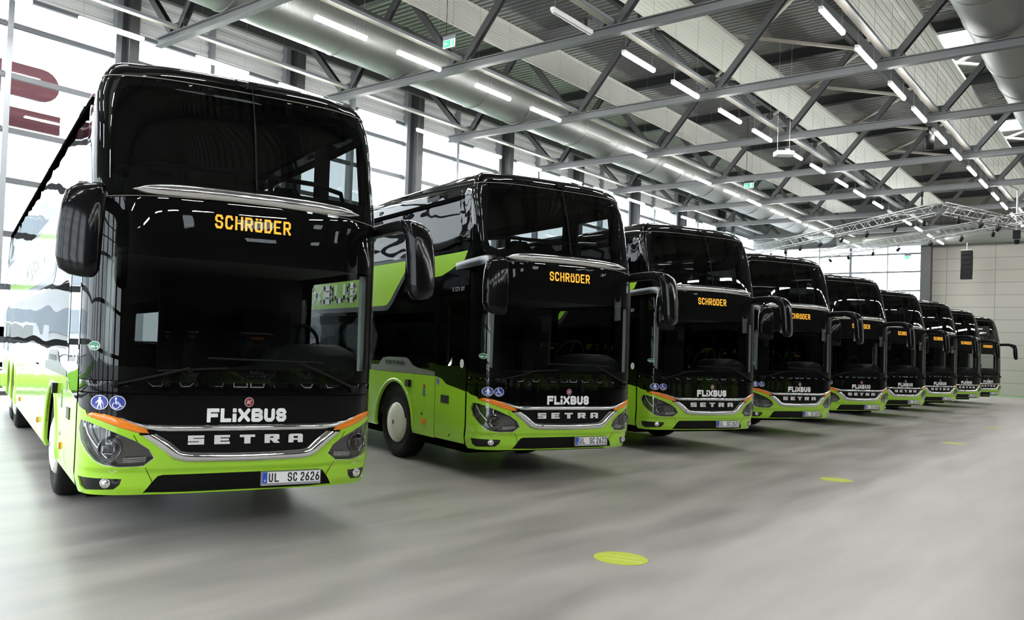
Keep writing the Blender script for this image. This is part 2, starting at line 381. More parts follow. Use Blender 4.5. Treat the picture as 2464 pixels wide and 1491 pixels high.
def patch_into(mb, poly, off=0.0, thick=.015, holes=(), dz=.1, mi=0, smooth=True, bulge=0.0, bw=.04):
    P = densify(poly); H = [densify(h) for h in holes]; verts = []; edges = []
    for loop in [P] + H:
        i0 = len(verts); n = len(loop); verts += loop; edges += [(i0 + k, i0 + (k + 1) % n) for k in range(n)]
    zs = [p[1] for p in P]; ss = [p[0] for p in P]; z0, z1 = min(zs), max(zs); s0, s1 = min(ss), max(ss); nz = max(1, int((z1 - z0) / dz))
    for sg in SGRID:
        if not s0 < sg < s1: continue
        for k in range(1, nz + 1):
            z = z0 + (z1 - z0) * (k - .5) / nz
            if pip(sg, z, P) and not any(pip(sg, z, h) for h in H) and dist_edge(sg, z, P) > .012 and all(dist_edge(sg, z, h) > .012 for h in H): verts.append((sg, z))
    if bulge:
        for loop in (P,):
            cx_ = sum(p[0] for p in loop) / len(loop); cz_ = sum(p[1] for p in loop) / len(loop)
            for f in (.93, .8, .6):
                for p in loop[::1]: verts.append((cx_ + (p[0] - cx_) * f, cz_ + (p[1] - cz_) * f))
    V, _, T, _, _, _ = delaunay_2d_cdt([Vector(v) for v in verts], edges, [], 0, 1e-6)
    tris = []
    for t in T:
        cx, cz = sum(V[i][0] for i in t) / 3, sum(V[i][1] for i in t) / 3
        if pip(cx, cz, P) and not any(pip(cx, cz, h) for h in H):
            a, b, c = (V[i] for i in t)
            if (b[0] - a[0]) * (c[1] - a[1]) - (b[1] - a[1]) * (c[0] - a[0]) < 0: t = list(reversed(t))
            tris.append(tuple(t))
    i0 = len(mb.v)
    for v in V:
        o = off
        if bulge: o += bulge * min(1, dist_edge(v[0], v[1], P) / bw) ** .6
        mb.v.append(tuple(skin(v[0], v[1], o)))
    cnt = {}
    for t in tris:
        mb.f.append(tuple(i0 + k for k in t)); mb.m.append(mi); mb.sm.append(smooth)
        for a, b in ((t[0], t[1]), (t[1], t[2]), (t[2], t[0])): cnt[(a, b)] = cnt.get((a, b), 0) + 1
    if thick:
        for (a, b) in cnt:
            if (b, a) not in cnt:
                mb.quad([mb.v[i0 + a], skin(V[a][0], V[a][1], off - thick), skin(V[b][0], V[b][1], off - thick), mb.v[i0 + b]], mi)
def patch(name, poly, mat, parent, **k):
    mb = MB(); patch_into(mb, poly, **k); return mb.build(name, mat, parent)
def mir(P): return [(-s, z) for s, z in reversed(P)]
def full(half):  # half: from centre (s=0) outwards and back to s=0 -> closed symmetric polygon
    return half + [(-s, z) for s, z in reversed(half) if abs(s) > 1e-6]
def sx(P): return [(fx(x), z) for x, z in P]
def arcfit(P, n):  # resample a polyline evenly with light smoothing
    for _ in range(2):
        Q = [P[0]]
        for a, b in zip(P, P[1:]): Q += [(a[0] * .75 + b[0] * .25, a[1] * .75 + b[1] * .25), (a[0] * .25 + b[0] * .75, a[1] * .25 + b[1] * .75)]
        P = Q + [P[-1]]
    L = [0]
    for a, b in zip(P, P[1:]): L.append(L[-1] + math.dist(a, b))
    out = []; j = 0
    for k in range(n):
        d = L[-1] * k / (n - 1)
        while j < len(L) - 2 and L[j + 1] < d: j += 1
        t = (d - L[j]) / ((L[j + 1] - L[j]) or 1); out.append((P[j][0] + (P[j + 1][0] - P[j][0]) * t, P[j][1] + (P[j + 1][1] - P[j][1]) * t))
    return out
def strip_into(mb, A, B, n=60, h=.025, base=.0, mi=0, m=8):
    A, B = arcfit(A, n), arcfit(B, n); rings = []
    for a, b in zip(A, B):
        r = []
        for k in range(m + 1):
            t = k / m; r.append(skin(a[0] + (b[0] - a[0]) * t, a[1] + (b[1] - a[1]) * t, base + h * math.sin(PI * t) ** .6))
        rings.append(r)
    mb.loft(rings, closed=False, mi=mi)
def ring2(cx, cz, r, n=28, rz=None): return [(cx + r * math.cos(2 * PI * k / n), cz + (rz or r) * math.sin(2 * PI * k / n)) for k in range(n)]
SE = fy(.455)
HEAD = [(1.254, .969), (1.262, .89), (1.253, .803), (1.218, .722), (1.162, .658), (1.105, .629), (1.001, .615), (.822, .622), (.737, .685), (.78, .758), (.868, .817), (1.014, .88), (1.129, .927), (1.216, .964)]
FOG = [(1.256, .522), (1.1, .522), (.966, .52), (.985, .47), (1.035, .427), (1.229, .412), (1.25, .437)]
INLET = full([(0, .549), (fx(.66), .549), (fx(.70), .54), (fx(.746), .49), (fx(.817), .405), (fx(.5), .399), (0, .398)])
def zj(x): return 2.795 - .055 * (x / 1.2) ** 2

def build_coach():
    root = empty('coach')
    B = lambda *a, **k: patch(a[0], a[1], a[2], root, **k)
    # ---- front
    half = [(0, .388)] + sx([(.5, .389), (.83, .390), (1.05, .386), (1.2, .384)]) + [(SE - .05, .385), (SE - .005, .42), (SE, .5), (SE, 1.102)] + sx([(1.262, 1.068), (1.23, 1.045), (1.223, 1.008), (1.131, .975), (.992, .922), (.86, .885), (.853, .867), (.713, .77), (.59, .673), (.53, .656), (.483, .652)]) + [(0, .641)]
    HL = sx(HEAD); FL = sx(FOG)
    B('front_bumper', full(half), 'green_paint', thick=.03, holes=[HL, mir(HL), FL, mir(FL), INLET], dz=.018)
    mask = [(0, .885)] + sx([(.76, .885), (.8, .89), (1.0, .94), (1.2, 1.015), (1.25, 1.05)]) + [(SE, 1.09), (SE, 1.185)] + [(0, 1.185)]
    B('front_flap', full(mask), 'black_paint', off=-.003, thick=.02)
    B('wiper_cowl', full([(0, 1.193), (SE, 1.193), (SE, 1.285), (0, 1.287)]), 'black_paint', off=-.003, thick=.02)
    B('grille', full([(0, .66)] + sx([(.5, .67), (.6, .7), (.75, .8), (.86, .88), (.76, .92)]) + [(0, .93)]), 'grille_black', off=-.006, thick=0)
    mb = MB()
    top = [(fx(-1.005), 1.008)] + sx([(-.971, 1.0), (-.837, .961), (-.738, .951), (-.4, .949), (0, .949), (.4, .949), (.738, .951), (.837, .961), (.971, 1.0), (1.005, 1.008)])
    bot = [(fx(-1.0), 1.0)] + sx([(-.95, .975), (-.86, .935), (-.767, .893), (-.4, .892), (0, .893), (.4, .892), (.767, .893), (.86, .935), (.95, .975), (1.0, 1.0)])
    strip_into(mb, bot, top, n=90, h=.022); mb.build('chrome_bar', 'chrome', root)
    mb = MB()
    out = sx([(-.853, .867), (-.713, .77), (-.59, .673), (-.53, .655), (-.483, .646), (0, .636), (.483, .646), (.53, .65), (.596, .668), (.72, .766), (.858, .866)])
    inn = sx([(-.724, .878), (-.63, .826), (-.545, .752), (-.51, .742), (-.47, .735), (0, .721), (.47, .735), (.51, .742), (.545, .752), (.63, .826), (.714, .88)])
    strip_into(mb, out, inn, n=110, h=.035); mb.build('chrome_surround', 'chrome', root)
    mb = MB(); setra(mb, -.487, .79, .128, .073, .2115, lambda u, v: skin(fx(u), v, .012)); setra(mb, -.487, .79, .128, .073, .2115, lambda u, v: skin(fx(u), v, .006), 0)
    mb.build('maker_lettering', 'letter_silver', root)
    mb = MB(); flix(mb, -.342, .967, .676, .113, lambda u, v: skin(fx(u), v, .004)); mb.build('operator_lettering', 'white_print', root)
    mb = MB(); mb.quad([skin(fx(p[0]), p[1], .006) for p in ring2(.005, 1.131, .04)], 0); mb.quad([skin(fx(p[0]), p[1], .008) for p in ring2(.005, 1.131, .034)], 1)
    glyph(mb, 'K', -.014, 1.113, .038, .036, .011, lambda u, v: skin(fx(u + .25 * (v - 1.13)), v, .0095), 0)
    mb.build('round_badge', ['silver_print', 'badge_red'], root)
    # ---- lights
    for sg in (-1, 1):
        L = [(s * sg, z) for s, z in (HL if sg > 0 else reversed(HL))]
        mb = MB(); patch_into(mb, L, off=-.05, thick=-.017); hl = mb.build('headlight', 'lamp_housing', root)
        patch('lens', L, 'lens_glass', hl, off=.001, thick=.003)
        c = skin(fx(1.072 * sg), .759, -.03); n = (skin(fx(1.072 * sg), .759, .1) - skin(fx(1.072 * sg), .759, 0)); n = (n.normalized() * .5 + Vector((0, -1, 0)) * .6).normalized()
        mb = MB(); mb.lathe([(.092, -.03), (.092, .012), (.086, .018), (.075, .012), (.07, -.02)], c, n, 32); mb.build('lamp_ring', 'lamp_housing', hl)
        mb = MB(); mb.lathe([(.068, -.02), (.06, .004), (.04, .018), (.0, .024)], c, n, 28); mb.build('projector_lens', 'black_paint', hl)
        mb = MB()
        for (a, b, cc, d) in ((-.022, .034, .022, .042), (-.03, -.042, .03, -.037), (-.046, -.022, -.036, .02), (.036, -.022, .043, .02)):
            mb.quad([skin(fx(1.072 * sg + p), .759 + q, .0) + n * .0 for p, q in ((a, b), (cc, b), (cc, d), (a, d))])
        mb.build('lens_glint', 'glint_silver', hl)  # silver bars stand in for highlights on the projector lens
        mb = MB(); D = densify(L); mb.tube([skin(p[0], p[1], -.006) for p in D + D[:1]], .0055, 5, caps=False); mb.build('bezel', 'lens_glow', hl)
        mb = MB()
        for zz in (.655, .668, .681):
            mb.tube([skin(fx((.97 - .17 * k / 5) * sg), zz + .002 * k, -.012) for k in range(6)], .004, 6)
        mb.tube([skin(fx((1.24 - .022 * k) * sg), .94 - .012 * k - .2 * (k / 9) ** .5, -.02) for k in range(0, 8)], .012, 6)
        mb.build('running_light', 'lens_glow', hl)
        O = [(fx(x) * sg, z) for x, z in [(1.188, 1.036), (1.226, 1.012), (1.131, .977), (.992, .924), (.86, .888), (.785, .884), (.824, .937), (.959, .988), (1.088, 1.023)]]
        if sg > 0: O.reverse()
        patch('turn_signal', O, 'orange_lens', root, off=.002, thick=.02, bulge=.012)
        F2 = [(s * sg, z) for s, z in (FL if sg > 0 else reversed(FL))]
        mb = MB(); patch_into(mb, F2, off=-.014, thick=0); fl = mb.build('fog_light', 'black_plastic', root)
        c = skin(fx(1.088 * sg), .482, -.02); mb = MB(); nn = Vector((.25 * sg, -1, 0)).normalized()
        mb.lathe([(.04, -.02), (.04, .02), (.036, .026), (.032, .022), (.02, .03), (0, .033)], c, nn, 24); mb.build('fog_lens', 'chrome', fl)
        mb = MB(); T = [(.998, .59), (1.07, .588), (1.034, .572)]
        for a, b in zip(T, T[1:] + T[:1]): seg_poly(mb, a, b, .006, lambda u, v, sg=sg: skin(fx(u * sg), v, .002), caps=False)
        mb.build('towing_cover', 'disc_print', root)
    for sg in (-1, 1):
        mb = MB()
        for a, b in (((.868, .817), (.9, .868)), ((.802, .612), (.745, .503)), ((.745, .503), (.811, .403))):
            seg_poly(mb, a, b, .005, lambda u, v, sg=sg: skin(fx(u * sg), v, .0015), caps=False)
        mb.build('bumper_seam', 'seam', root)
    mb = MB(); patch_into(mb, INLET, off=-.006, thick=0)
    lg = mb.build('lower_grille', 'grille_black', root)
    # ---- glass front
    lowscr = [(0, 1.293), (SE, 1.291), (SE, 2.735)] + sx([(1.2, zj(1.2) - .01), (.9, zj(.9) - .01), (.5, zj(.5) - .01)]) + [(0, 2.785)]
    B('windscreen', full(lowscr), 'windscreen_glass', thick=.006)
    clear = full([(0, 1.40)] + sx([(.9, 1.40), (1.1, 1.405), (1.15, 1.44)]) + [(fx(1.168), 1.6), (fx(1.168), 2.2)] + sx([(1.15, 2.26), (1.1, 2.285)]) + [(0, 2.285)])
    B('windscreen_frit', full([(0, 1.295), (SE - .004, 1.293), (SE - .004, 2.73)] + sx([(1.2, zj(1.2) - .012), (.6, zj(.6) - .012)]) + [(0, 2.782)]), 'frit', off=-.008, thick=0, holes=[clear])
    ups = [(0, 2.805)] + sx([(.5, zj(.5) + .01), (.9, zj(.9) + .01), (1.2, zj(1.2) + .01)]) + [(SE, 2.755), (SE, 3.78)] + sx([(1.2, 3.785), (.6, 3.793)]) + [(0, 3.795)]
    B('upper_windscreen', full(ups), 'upper_glass', thick=.006)
    uclear = full([(0, 2.93)] + sx([(.8, 2.92), (1.05, 2.91), (1.14, 2.95), (1.165, 3.05), (1.14, 3.45), (1.10, 3.66), (1.04, 3.72)]) + [(0, 3.735)])
    B('upper_frit', full([(0, 2.81)] + sx([(.6, zj(.6) + .013), (1.2, zj(1.2) + .013)]) + [(SE - .004, 2.76), (SE - .004, 3.775), (0, 3.79)]), 'frit', off=-.008, thick=0, holes=[uclear])
    mb = MB()
    up_ = sx([(-.97, 2.81), (-.87, 2.868), (-.6, 2.889), (-.3, 2.895), (0, 2.896), (.3, 2.895), (.6, 2.889), (.87, 2.868), (.97, 2.81)])
    lo_ = sx([(-.97, 2.80), (-.87, 2.782), (-.6, 2.786), (-.3, 2.792), (0, 2.794), (.3, 2.792), (.6, 2.786), (.87, 2.782), (.97, 2.80)])
    strip_into(mb, lo_, up_, n=70, h=.035); mb.build('chrome_strip', 'strip_chrome', root)
    # destination display: dots of an amber matrix
    mb = MB(); lw, lh, pit = .066, .117, .0835; nx_, nz_ = 11, 18
    for k, ch in enumerate('SCHRODER'):
        segs = []
        for pl in GL[ch]: segs += list(zip(pl, pl[1:]))
        th = .20 if ch != 'O' else .19
        for i in range(nx_):
            for j in range(nz_):
                u, v = (i + .5) / nx_, (j + .5) / nz_; px, pz = u, v; hit = False
                for (a, b) in segs:
                    A = (.13 + a[0] * .74, .07 + a[1] * .86); Bq = (.13 + b[0] * .74, .07 + b[1] * .86)
                    dx, dy = (Bq[0] - A[0]) * lw, (Bq[1] - A[1]) * lh; L2 = dx * dx + dy * dy or 1e-9
                    t = min(1, max(0, ((px - A[0]) * lw * dx + (pz - A[1]) * lh * dy) / L2))
                    if math.hypot((px - A[0]) * lw - t * dx, (pz - A[1]) * lh - t * dy) < .0088: hit = True; break
                if hit:
                    cx = -.333 + k * pit + u * lw; cz = 2.557 + v * lh; w2, h2 = lw / nx_ * .5, lh / nz_ * .40
                    mb.quad([skin(fx(cx + p * w2), cz + q * h2, -.004) for p, q in ((-1, -1), (1, -1), (1, 1), (-1, 1))])
    mb.build('destination_display', 'led_amber', root)
    # wipers
    for pts in ([(-1.041, 1.262), (-.78, 1.33), (-.499, 1.403)], [(.974, 1.243), (.7, 1.36), (.419, 1.472)]):
        mb = MB(); mb.tube([skin(fx(x), z, .035) for x, z in pts], .011, 6)
        a, b = ((-.743, 1.377), (-.195, 1.409)) if pts[0][0] < 0 else ((-.356, 1.488), (.654, 1.473))
        mb.tube([skin(fx(a[0] + (b[0] - a[0]) * k / 8), a[1] + (b[1] - a[1]) * k / 8, .022) for k in range(9)], .009, 6)
        mb.lathe([(.03, -.03), (.03, .02), (.015, .03), (0, .03)], skin(fx(pts[0][0]), pts[0][1], .02), (0, -1, 0), 16)
        mb.build('wiper', 'rubber', root)
    mb = MB(); mb.tube([skin(0.01, 3.86 - .95 * k / 12, .03) for k in range(13)], .006, 6); mb.tube([skin(0.012, 3.5 - .55 * k / 6, .022) for k in range(7)], .008, 6)
    mb.box(-.035, .05, .29, .36, 3.83, 3.885); mb.bar((-.03, .33, 3.86), (-.13, .37, 3.905), .012); mb.bar((.04, .33, 3.86), (.11, .36, 3.9), .012); mb.build('upper_wiper', 'rubber', root)
    # stickers
    for cx, kind in ((-1.14, 0), (-1.02, 1)):
        mb = MB(); f = lambda u, v, o=.006: skin(fx(cx + u), 1.118 + v, o); M1 = lambda u, v: f(u, v, .008)
        mb.quad([f(*p) for p in ring2(0, 0, .057)], 0); mb.quad([f(p[0], p[1], .007) for p in ring2(0, 0, .052)], 1)
        if kind == 0:
            mb.quad([M1(*p) for p in ring2(0, .034, .0095, 14)], 0)
            for a, b, t in (((0, .018), (0, -.01), .02), ((-.004, -.008), (-.012, -.042), .009), ((.004, -.008), (.011, -.042), .009), ((-.008, .018), (-.024, -.006), .007), ((.008, .018), (.02, -.006), .007), ((.022, -.006), (.026, -.044), .003)): seg_poly(mb, a, b, t, M1, 0)
        else:
            mb.quad([M1(*p) for p in ring2(-.012, .034, .008, 12)], 0)
            for a, b, t in (((-.012, .025), (-.012, -.004), .008), ((-.012, -.006), (.014, -.006), .007), ((-.01, .006), (.008, .006), .006), ((.014, -.006), (.028, -.03), .007), ((.028, -.03), (.036, -.026), .006)): seg_poly(mb, a, b, t, M1, 0)
            for k in range(14):
                a0, a1 = 2.2 + k * .29, 2.2 + (k + 1) * .29; seg_poly(mb, (-.01 + .024 * math.cos(a0), -.02 + .024 * math.sin(a0)), (-.01 + .024 * math.cos(a1), -.02 + .024 * math.sin(a1)), .006, M1, 0)
        mb.build('blue_sticker', ['white_print', 'sticker_blue'], root)
    mb = MB(); g = lambda p, o: skin(fx(-1.189 + p[0]), 1.558 + p[1], o)
    mb.quad([g(p, .004) for p in ring2(0, 0, .036, rz=.036)], 0); mb.quad([g(p, .005) for p in ring2(0, 0, .033)], 1)
    mb.quad([g(p, .006) for p in ((-.024, -.014), (.024, -.014), (.024, .0), (-.024, .0))], 0)
    mb.build('round_sticker', ['white_print', 'sticker_green'], root)
    # number plate carrier (lettering is added per coach)
    mb = MB(); pz0, pz1 = .428, .546; y = skin(fx(.41), .49).y - .03
    mb.box(.142, .672, y, y + .03, pz0, pz1, 0); mb.box(.172, .664, y - .004, y, pz0 + .022, pz1 - .006, 1); mb.box(.15, .19, y - .006, y, pz0 + .022, pz1 - .006, 2)
    mb.quad([(.155 + .0, y - .0062, 0)] * 3 if False else [(.17 + .011 * math.cos(k * PI / 4), y - .0062, pz0 + .085 + .011 * math.sin(k * PI / 4)) for k in range(8)], 2)
    glyph(mb, 'D', .163, pz0 + .034, .014, .018, .004, lambda u, v: (u, y - .0075, v), 1)
    mb.build('plate_holder', ['plate_frame', 'plate_white', 'plate_blue'], root)
    # ---- mirrors
    for sg in (-1, 1):
        mb = MB()
        prof = [(2.055, -.36, 1.33, .035, .04), (2.07, -.36, 1.36, .09, .085), (2.11, -.355, 1.385, .135, .115), (2.2, -.345, 1.40, .152, .128), (2.4, -.33, 1.40, .154, .132), (2.58, -.31, 1.395, .148, .135), (2.68, -.285, 1.385, .135, .135), (2.735, -.24, 1.37, .105, .12), (2.762, -.19, 1.355, .06, .085), (2.768, -.17, 1.35, .012, .02)]
        rings = []; CT, ST = math.cos(math.radians(27)), math.sin(math.radians(27))
        for z, yy, xx, rx, ry in prof:
            r = []
            for k in range(20):
                a = 2 * PI * k / 20; c_, s2 = math.cos(a), math.sin(a)
                lx, ly = xx - 1.40 + rx * math.copysign(abs(c_) ** .6, c_), yy + .33 + .62 * ry * math.copysign(abs(s2) ** .6, s2)
                r.append(Vector((sg * (1.40 + lx * CT - ly * ST), -.33 + lx * ST + ly * CT, z)))
            rings.append(r if sg > 0 else list(reversed(r)))
        mb.loft(rings); mr = mb.build('side_mirror', 'mirror_black', root)
        mb = MB(); path = [(1.255, .80, 2.71), (1.29, .62, 2.715), (1.315, .35, 2.725), (1.33, .1, 2.735), (1.345, -.06, 2.735), (1.36, -.16, 2.715), (1.375, -.24, 2.67), (1.385, -.29, 2.6)]
        hh = [.052, .056, .058, .06, .062, .066, .075, .085]
        rings = []
        for k, (x, yy, z) in enumerate(path):
            d = (Vector(path[min(k + 1, 7)]) - Vector(path[max(k - 1, 0)])).normalized(); u = d.cross(Vector((1, 0, 0))).normalized(); h = hh[k]; wd = .04 if k < 5 else .07
            r = []
            for q in range(12):
                a = 2 * PI * q / 12; r.append(Vector((x + wd * math.copysign(abs(math.cos(a)) ** .5, math.cos(a)), yy, z)) + u * (h * math.copysign(abs(math.sin(a)) ** .5, math.sin(a))))
            r = [Vector((sg * p.x, p.y, p.z)) for p in r]; rings.append(r if sg < 0 else list(reversed(r)))
        mb.loft(rings); mb.build('mirror_arm', 'black_plastic', mr)
        mb = MB(); mb.quad([(sg * (1.40 + p * CT - .082 * ST), -.33 + p * ST + .082 * CT, 2.4 + q) for p, q in ((-.12, -.28), (.12, -.26), (.125, .2), (-.11, .22))]); mb.build('mirror_glass', 'satin_chrome', mr)
    # ---- sides
    s0 = SE + .012; sEnd = fy(13.5); zt = 3.775
    def rect(y0, y1, z0, z1, r=.05): return [(fy(y0) + r, z0), (fy(y1) - r, z0), (fy(y1), z0 + r), (fy(y1), z1 - r), (fy(y1) - r, z1), (fy(y0) + r, z1), (fy(y0), z1 - r), (fy(y0), z0 + r)]
    upw = [(fy(.72), 2.95), (fy(12.9), 2.95), (fy(12.95), 3.0), (fy(12.95), 3.60), (fy(12.8), 3.66), (fy(.9), 3.66), (fy(.78), 3.6), (fy(.70), 3.05)]
    arch = lambda yc: [(fy(yc) + .6 * math.cos(a * PI / 20), .5 + .615 * math.sin(a * PI / 20)) for a in range(21)]
    yF, yA, yT = 2.53, 9.22, 10.57
    for sg in (-1, 1):
        m_ = (lambda P: P) if sg > 0 else mir
        if sg < 0:
            low = rect(1.36, 12.6, 1.5, 2.12)
            outl = [(fy(1.285), 1.25), (sEnd, 1.25), (sEnd, zt), (s0, zt), (s0, 2.345), (fy(1.285), 2.345)]
            B('side_panel', m_(outl), 'black_side', thick=.02, holes=[m_(upw), m_(low)], dz=.25)
            mb = MB(); patch_into(mb, m_(upw), off=-.003, thick=0, dz=.2); mb.build('upper_side_window', 'side_glass', root)
            mb = MB(); patch_into(mb, m_(low), off=-.003, thick=0, dz=.2); mb.build('lower_side_window', 'lower_side_glass', root)
        else:
            low = rect(2.05, 12.6, 1.5, 2.12); drv = rect(.56, 1.95, 1.36, 2.28)
            outl = [(s0, 1.25), (sEnd, 1.25), (sEnd, zt), (s0, zt)]
            B('side_panel', outl, 'black_side', thick=.02, holes=[upw, low, drv], dz=.25)
            mb = MB(); patch_into(mb, upw, off=-.003, thick=0, dz=.2); mb.build('upper_side_window', 'side_glass', root)
            mb = MB(); patch_into(mb, low, off=-.003, thick=0, dz=.2); mb.build('lower_side_window', 'lower_side_glass', root)
            mb = MB(); patch_into(mb, drv, off=-.003, thick=0, dz=.2); mb.build('driver_window', 'driver_glass', root)
        # green skirt with wheel arches
        st = fy(1.285) if sg < 0 else s0
        sk = [(st, .42)]
        for yc in (yF, yA, yT):
            A = [(p[0], p[1]) for p in reversed(arch(yc))]
            sk += [(A[0][0], .42)] + A + [(A[-1][0], .42)]
        sk += [(sEnd, .42), (sEnd, 1.255), (st, 1.255)]
        sk2 = []
        for p in sk:
            if not sk2 or math.dist(p, sk2[-1]) > 1e-4: sk2.append(p)
        B('side_skirt', m_(sk2), 'green_paint', off=.002, thick=.03, dz=.3)
        for yc in (yF, yA, yT):
            mb = MB()
            A = [(fy(yc) + .605 * math.cos(a * PI / 24), .45 + .665 * math.sin(a * PI / 24)) for a in range(25)]; Bq = [(fy(yc) + .655 * math.cos(a * PI / 24), .45 + .72 * math.sin(a * PI / 24)) for a in range(25)]
            if sg < 0: A, Bq = [(-p[0], p[1]) for p in A], [(-p[0], p[1]) for p in Bq]
            strip_into(mb, A, Bq, n=30, h=.02, base=.0); mb.build('wheel_arch_trim', 'green_paint', root)
        # green flash and band
        fl_ = [(fy(.52), 2.903), (fy(.60), 2.796), (fy(.8), 2.73), (fy(.984), 2.668), (fy(1.2), 2.61), (fy(1.364), 2.603), (fy(1.75), 2.58), (fy(1.95), 2.60), (fy(1.95), 2.885), (fy(1.42), 2.89), (fy(.9), 2.895)]
        B('green_flash', m_(fl_), 'green_paint', off=.002, thick=0)
        if sg < 0:
            bd = [(fy(2.05), 2.93), (fy(2.02), 2.90), (fy(2.1), 2.83), (fy(2.72), 2.25), (fy(2.85), 2.18), (fy(2.98), 2.17), (fy(11.4), 2.17), (fy(12.2), 2.93)]
            B('band_border', m_(bd), 'dark_grey_paint', off=.002, thick=0)
            gb = [(fy(2.12), 2.885), (fy(2.2), 2.82), (fy(2.76), 2.33), (fy(2.88), 2.26), (fy(3.0), 2.247), (fy(11.2), 2.247), (fy(11.85), 2.885)]
            gbo = B('green_band', m_(gb), 'green_paint', off=.004, thick=0)
            mb = MB()
            flix(mb, 0, 2.33, 3.3, .335, lambda u, v: skin(-fy(7.33 - u), v, .007))
            mb.build('band_lettering', 'white_print', gbo)
        # grey shoulder with maker badge
        gs = [(fy(1.30), 1.258), (fy(3.36), 1.258), (fy(3.36), 1.345), (fy(3.1), 1.345), (fy(2.946), 1.455), (fy(2.75), 1.476), (fy(2.2), 1.48), (fy(2.1), 1.462), (fy(1.955), 1.375), (fy(1.8), 1.345), (fy(1.5), 1.325), (fy(1.3), 1.308)]
        if sg < 0:
            g_ = B('shoulder_badge', m_(gs), 'grey_paint', off=.006, thick=.02)
            mb = MB(); setra(mb, 0, 1.37, .1, .055, .128, lambda u, v: skin(-fy(2.82 - u), v, .02)); mb.build('badge_lettering', 'ink', g_)
        mb = MB()
        q = -1 if sg < 0 else 1
        for yy in (1.905, 3.18, 4.9, 6.6, 8.2, 11.6):
            a, b = fy(yy) * q, (fy(yy) + .008) * q; mb.quad([skin(min(a, b), .43, .0035), skin(max(a, b), .43, .0035), skin(max(a, b), 1.25, .0035), skin(min(a, b), 1.25, .0035)])
        mb.build('skirt_seam', 'seam', root)
        mb = MB()
        for yy in (1.57, 4.1, 7.4):
            p = skin(fy(yy) * q, .615, .0); mb.box(p.x - .02, p.x + .02, yy - .045, yy + .045, .585, .65)
        mb.build('side_marker', 'orange_lens', root)
        # small fittings on the skirt
        if sg < 0:
            mb = MB(); p = skin(-fy(2.05), 1.12); mb.box(p.x - .05, p.x, 1.99, 2.1, 1.065, 1.165); mb.build('side_repeater', 'black_plastic', root)
            mb = MB(); mb.quad([skin(-fy(1.59) + p[0], 1.095 + p[1], .005) for p in ring2(0, 0, .03)], 0); mb.quad([skin(-fy(1.59) + p[0], 1.01 + p[1], .005) for p in ((-.04, -.05), (.04, -.05), (.04, .05), (-.04, .05))], 1); mb.build('safety_sticker', ['badge_red', 'sticker_green'], root)
            mb = MB(); mb.quad([skin(-fy(1.638) + p[0], .715 + p[1], .005) for p in ring2(0, 0, .022)]); mb.build('lock', 'ink', root)
    # door on the kerb side
    dp = [(fy(.475), .425), (fy(1.268), .425), (fy(1.268), 2.335), (fy(.50), 2.335), (fy(.475), 2.3)]
    dw = [(fy(.53), 1.42), (fy(1.22), 1.40), (fy(1.22), 2.28), (fy(.53), 2.28)]
    door = B('door', mir(dp), 'black_side', off=.003, thick=.03, holes=[mir(dw)], dz=.2)
    patch('door_panel', mir([(fy(.48), .43), (fy(1.262), .43), (fy(1.262), 1.25), (fy(1.22), 1.246), (fy(1.106), 1.228), (fy(1.03), 1.19), (fy(.977), 1.163), (fy(.48), 1.098)]), 'green_paint', door, off=.006, thick=.003)
    patch('door_window', mir(dw), 'door_glass', door, off=0, thick=0)
    mb = MB(); p = skin(-fy(1.0), .965); mb.box(p.x - .014, p.x + .01, .895, 1.10, .912, 1.015); mb.build('door_handle', 'black_plastic', door)
    mb = MB(); mb.tube([(-1.2, 1.1, 2.22), (-1.2, 1.1, 1.5), (-1.2, 1.09, 1.44), (-1.2, 1.0, 1.43), (-1.2, .7, 1.44), (-1.2, .62, 1.40)], .022, 8); mb.build('grab_rail', 'rail_grey', door)
    mb = MB(); mb.quad([skin(-fy(.582) + p[0], 1.447 + p[1], .008) for p in ring2(0, 0, .05, 8, .06)], 0)
    for dz_ in (-.02, .0, .022): mb.quad([skin(-fy(.582) + p, 1.447 + q, .009) for p, q in ((-.025, dz_), (.025, dz_), (.025, dz_ + .008), (-.025, dz_ + .008))], 1)
    mb.build('door_sticker', ['white_print', 'rail_grey'], door)
    mb = MB(); mb.quad([skin(-fy(1.2) + p[0], 1.187 + p[1], .008) for p in ring2(0, 0, .045, 20, .055)], 0); mb.quad([skin(-fy(1.2) + p[0], 1.187 + p[1], .009) for p in ring2(0, 0, .04, 20, .05)], 1)
    for a, b, t in (((0, .02), (0, -.005), .016), ((-.004, -.005), (-.008, -.036), .008), ((.004, -.005), (.008, -.036), .008), ((0, .033), (0, .034), .014)): seg_poly(mb, a, b, t, lambda u, v: skin(-fy(1.2) + u, 1.187 + v, .01), 0)
    mb.build('door_round_sticker', ['white_print', 'sticker_blue'], door)
    mb = MB(); x = 0
    for ch, wd in (('S', .045), (' ', .02), ('5', .04), ('3', .04), ('1', .03), (' ', .02), ('D', .042), ('T', .042)):
        if ch != ' ': glyph(mb, ch, x, 2.385, wd, .055, .009, lambda u, v: skin(-fy(.895) + u, v, .004))
        x += wd + .006
    mb.build('model_lettering', 'silver_print', root)
    mb = MB(); mb.tube([skin(SE * (k - 40) / 40, 3.797 - .012 * abs((k - 40) / 40) ** 3, .001) for k in range(81)], .0045, 5); mb.build('roof_seal', 'seal_tan', root)
    mb = MB()
    def zc(sv): return zj(1.27 * tab(XT, min(abs(sv), LC), 1))
    mb.tube([skin(SE * (k - 40) / 40, zc(SE * (k - 40) / 40), .0) for k in range(81)], .004, 5); mb.build('windscreen_seal', 'seal_tan', root)
